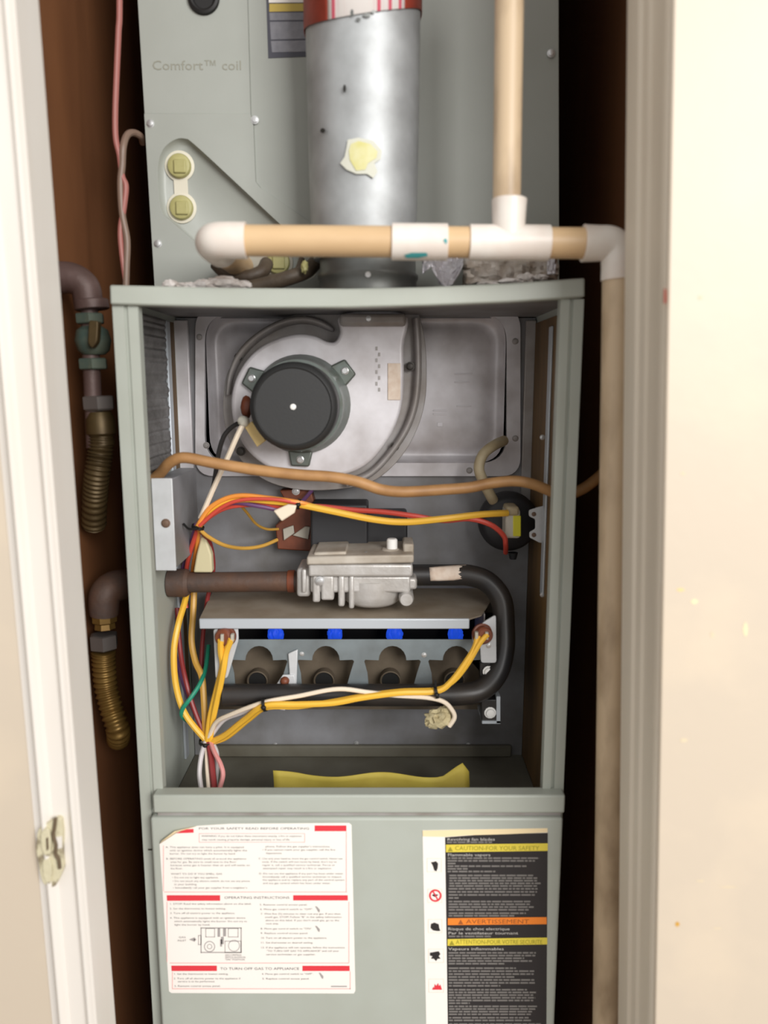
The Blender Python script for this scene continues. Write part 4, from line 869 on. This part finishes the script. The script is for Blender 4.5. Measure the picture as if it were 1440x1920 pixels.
L = [('WARNING: If you do not follow these instructions exactly, a fire or explosion', 385, 1000, 292), ('may result causing property damage, personal injury or loss of life.', 388, 930, 314),
     ('A. This appliance does not have a pilot. It is equipped', 165, 645, 360), ('with an ignition device which automatically lights the', 190, 665, 380), ('burner. Do not try to light the burner by hand.', 190, 595, 400),
     ('B. BEFORE OPERATING smell all around the appliance', 168, 660, 431), ('area for gas. Be sure to smell next to the floor', 195, 600, 451), ('because some gas is heavier than air and will settle on', 195, 682, 471), ('the floor.', 195, 270, 491),
     ('WHAT TO DO IF YOU SMELL GAS', 198, 512, 524), ('\u2022 Do not try to light any appliance.', 205, 490, 546), ('\u2022 Do not touch any electric switch; do not use any phone', 208, 682, 568), ('in your building.', 218, 358, 588), ('\u2022 Immediately call your gas supplier from a neighbor\u2019s', 210, 665, 609),
     ('phone. Follow the gas supplier\u2019s instructions.', 778, 1175, 356), ('\u2022 If you cannot reach your gas supplier, call the fire', 760, 1205, 376), ('department.', 780, 880, 397),
     ('C. Use only your hand to move the gas control switch. Never use', 735, 1250, 430), ('tools. If the switch will not move by hand, don\u2019t try to', 757, 1215, 450), ('repair it, call a qualified service technician. Force or', 757, 1205, 470), ('attempted repair may result in a fire or explosion.', 762, 1185, 490),
     ('D. Do not use this appliance if any part has been under water.', 738, 1258, 522), ('Immediately call a qualified service technician to inspect', 760, 1245, 542), ('the appliance and to replace any part of the control system', 760, 1262, 561), ('and any gas control which has been under water.', 762, 1180, 581),
     ('1. STOP! Read the safety information above on this label.', 190, 692, 708), ('2. Set the thermostat to lowest setting.', 190, 535, 737), ('3. Turn off all electric power to the appliance.', 192, 592, 765), ('4. This appliance is equipped with an ignition device', 192, 655, 794), ('which automatically lights the burner. Do not try to', 218, 665, 815), ('light the burner by hand.', 220, 438, 836),
     ('5. Remove control access panel.', 742, 1035, 713), ('6. Move gas control switch to "OFF".', 745, 1070, 741), ('7. Wait five (5) minutes to clear out any gas. If you then', 748, 1238, 769), ('smell gas, STOP! Follow "B" in the safety information', 775, 1245, 789), ('above on this label. If you don\u2019t smell gas, go to the', 778, 1230, 809), ('next step.', 780, 860, 829), ('8. Move gas control switch to "ON".', 748, 1065, 860), ('9. Replace control access panel.', 748, 1040, 888), ('10. Turn on all electric power to the appliance.', 748, 1155, 917), ('11. Set thermostat to desired setting.', 748, 1070, 946), ('12. If the appliance will not operate, follow the instructions', 748, 1265, 976), ('"TO TURN OFF GAS TO APPLIANCE" and call your', 785, 1230, 997), ('service technician or gas supplier.', 782, 1085, 1018),
     ('1. Set the thermostat to lowest setting.', 215, 550, 1138), ('2. Turn off all electric power to the appliance if', 215, 625, 1166), ('service is to be performed.', 240, 468, 1184), ('3. Remove control access panel.', 218, 502, 1212), ('4. Move gas control switch to "OFF".', 755, 1072, 1138), ('5. Replace control access panel.', 758, 1048, 1167),
     ('GAS', 245, 288, 913), ('INLET', 238, 292, 933), ('GAS CONTROL', 530, 632, 1022), ('SWITCH SHOWN IN', 530, 655, 1036), ('"ON" POSITION', 530, 650, 1050)]
for s, x0, x1, y in L: T_(s, x0, x1, y, 3.7)
printed('body_lettering', raw_join(flush_texts()), 'label_ink', il)
dg = []
def frame(a, b, c, d, w=5): return [rect(a, b, c, b + w), rect(a, d - w, c, d), rect(a, b, a + w, d), rect(c - w, b, c, d)]
dg += frame(380, 848, 632, 1004, 6) + frame(410, 852, 468, 908, 4) + frame(548, 852, 612, 908, 4) + frame(365, 895, 384, 955, 4) + frame(528, 930, 630, 1004, 4) + [rect(484, 852, 500, 905), rect(505, 905, 522, 950), rect(500, 920, 512, 965), rect(518, 852, 536, 902)]
def ring(cx_, cy_, r, w, T=A, Y=Y1, n_=24):
    V = []; Fc = []
    for k in range(n_):
        a = 2 * pi * k / n_; V += [P(*T(cx_ + r * math.cos(a), cy_ + r * math.sin(a)), Y), P(*T(cx_ + (r - w) * math.cos(a), cy_ + (r - w) * math.sin(a)), Y)]
    for k in range(n_): j = (k + 1) % n_; Fc.append((2 * k, 2 * j, 2 * j + 1, 2 * k + 1))
    return new_mesh(V, Fc)
dg += [ring(435, 965, 34, 5), ring(435, 965, 16, 4), ring(585, 960, 36, 4)]
dg += [rq([(308, 922), (345, 908), (345, 936)]), rect(340, 916, 352, 928)]
for x, y in [(1098, 735), (1098, 855), (1120, 1143)]: dg.append(rq([(x - 16, y - 18), (x - 4, y - 16), (x + 14, y + 4), (x + 12, y + 20), (x + 4, y + 18), (x - 6, y)]))
dg.append(rect(1180, 1206, 1278, 1213))
printed('valve_diagram', raw_join(dg), 'diagram_ink', il)

B = lambda x, y: (760 + x / 4.8, 1520 + y / 4.8)
C_ = lambda x, y: (760 + x / 4.8, 1720 + y / 4.8)
wl_ = thing('warning_label', 'tall black warning label with yellow and orange bands on the lower door', 'label', P(910, 1950, YD))
mk('paper', pprism([B(155, 178), B(1280, 158), B(1265, 2150), B(192, 2150)], YD, -.0124), 'label_white', wl_, smooth=0)
mk('black_field', rq([B(358, 240), B(700, 215), B(1282, 200), B(1268, 2150), B(386, 2150)], T=lambda a, b: (a, b)), 'label_black', wl_, smooth=0)
tag(mk('torn_top_edge', rq([B(155, 180), B(1280, 158), B(1280, 196), B(900, 212), B(560, 222), B(358, 236), B(158, 232)], T=lambda a, b: (a, b), Y=Y1 - .0002), 'label_curl', wl_, smooth=0), 'yellowed torn top edge')
Y2 = Y1 - .0003
for q, m, T, nm in [([(365, 306), (1282, 294), (1282, 362), (365, 374)], 'label_yellow', B, 'yellow_band'), ([(382, 968), (1272, 958), (1272, 1022), (382, 1030)], 'label_orange', B, 'orange_band'), ([(380, 196), (1278, 182), (1278, 244), (380, 256)], 'label_yellow', C_, 'yellow_band')]:
    mk(nm, rq(q, T, Y2), m, wl_, smooth=0)
Y3 = Y2 - .0002
T_('CAUTION-FOR YOUR SAFETY', 445, 1205, 356, 9, B, Y3); T_('ATTENTION-POUR VOTRE SECURITE', 455, 1232, 240, 9, C_, Y3)
tri_m = lambda x, y, T, r=24: rq([(x - r, y + r * .8), (x, y - r), (x + r, y + r * .8)], T, Y3)
printed('band_lettering', raw_join(flush_texts() + [tri_m(405, 348, B), tri_m(418, 232, C_)]), 'label_yellowink', wl_)
T_('AVERTISSEMENT', 545, 1112, 1016, 9, B, Y3)
printed('band_lettering', raw_join(flush_texts() + [tri_m(498, 1004, B)]), 'label_orangeink', wl_)
T_('Revolving fan blades', 375, 805, 270, 6, B, Y2); T_('Flammable vapors', 380, 765, 410, 6, B, Y2)
T_('Risque de choc electrique', 382, 938, 116, 6, C_, Y2); T_('Par le ventilateur tournant', 384, 1015, 154, 6, C_, Y2); T_('Vapeurs inflammables', 386, 885, 296, 6, C_, Y2)
printed('heading_lettering', raw_join(flush_texts()), 'label_headgrey', wl_)
rows = []
def para(T, y0, y1, ends, x0=385):
    n_ = len(ends)
    for i, e_ in enumerate(ends):
        y = y0 + (y1 - y0) * (i + .5) / n_; x = x0
        while x < e_:
            w = random.uniform(22, 95); xe = min(x + w, e_)
            rows.append(rect(x, y - 7.5, xe, y + 6.5, T, Y2)); x = xe + 9
para(B, 276, 294, [780], 375)
para(B, 416, 560, [1205, 1165, 460, 1090, 560, 810], 380)
para(B, 572, 690, [1150, 1190, 1185, 1225, 1185], 395); para(B, 690, 800, [1190, 1185, 1165, 480], 390)
para(B, 806, 905, [1125, 1120, 1155, 1110], 390); para(B, 912, 958, [1085, 980], 390)
para(C_, 162, 182, [770], 388); para(C_, 308, 430, [1175, 1170, 1070, 1140, 890], 388)
para(C_, 445, 630, [995, 1160, 1155, 980, 1160, 1165, 855], 390); para(C_, 640, 785, [1095, 1185, 1150, 1170, 1150, 580], 390)
para(C_, 790, 885, [1185, 1170, 1140, 1130], 392); para(C_, 892, 940, [1110, 1140], 392); para(C_, 948, 1050, [1220, 1180, 1150, 1100], 392)
printed('fine_print', raw_join(rows), 'label_bodygrey', wl_)
def icon_box(x0, y0, x1, y1, T): return printed('icon_frame', raw_join([rect(x0, y0, x1, y0 + 2, T), rect(x0, y1 - 2, x1, y1, T), rect(x0, y0, x0 + 2, y1, T), rect(x1 - 2, y0, x1, y1, T)]), 'cream_label', wl_)
for a in [(195, 430, 325, 552, B), (200, 705, 330, 828, B), (205, 18, 330, 140, C_), (208, 285, 345, 408, C_), (210, 555, 345, 675, C_)]: icon_box(*a)
ic = [rq([(258, 462), (275, 455), (295, 475), (290, 520), (280, 545), (262, 540), (250, 500), (232, 465)], B, Y2), rq([(240, 762), (262, 750), (298, 758), (280, 770), (262, 776)], B, Y2),
      rq([(232, 60), (262, 48), (300, 62), (305, 95), (316, 122), (290, 124), (250, 118), (228, 96)], C_, Y2),
      rq([(222, 320), (300, 306), (316, 330), (300, 350), (318, 372), (290, 374), (276, 394), (258, 374), (232, 372), (246, 350), (222, 345)], C_, Y2)]
for q in ic: mk('icon', q, 'label_black', wl_, smooth=0)
mk('prohibition_ring', ring(270, 765, 56, 15, B, Y2), 'label_red', wl_, smooth=0); mk('prohibition_bar', rq([(240, 722), (250, 716), (302, 806), (292, 812)], B, Y2 - .0001), 'label_red', wl_, smooth=0)
mk('icon', raw_join([rq([(242, 652), (252, 628), (262, 634), (264, 600), (280, 618), (296, 592), (302, 620), (316, 606), (330, 652)], C_, Y2)]), 'label_red', wl_, smooth=0)
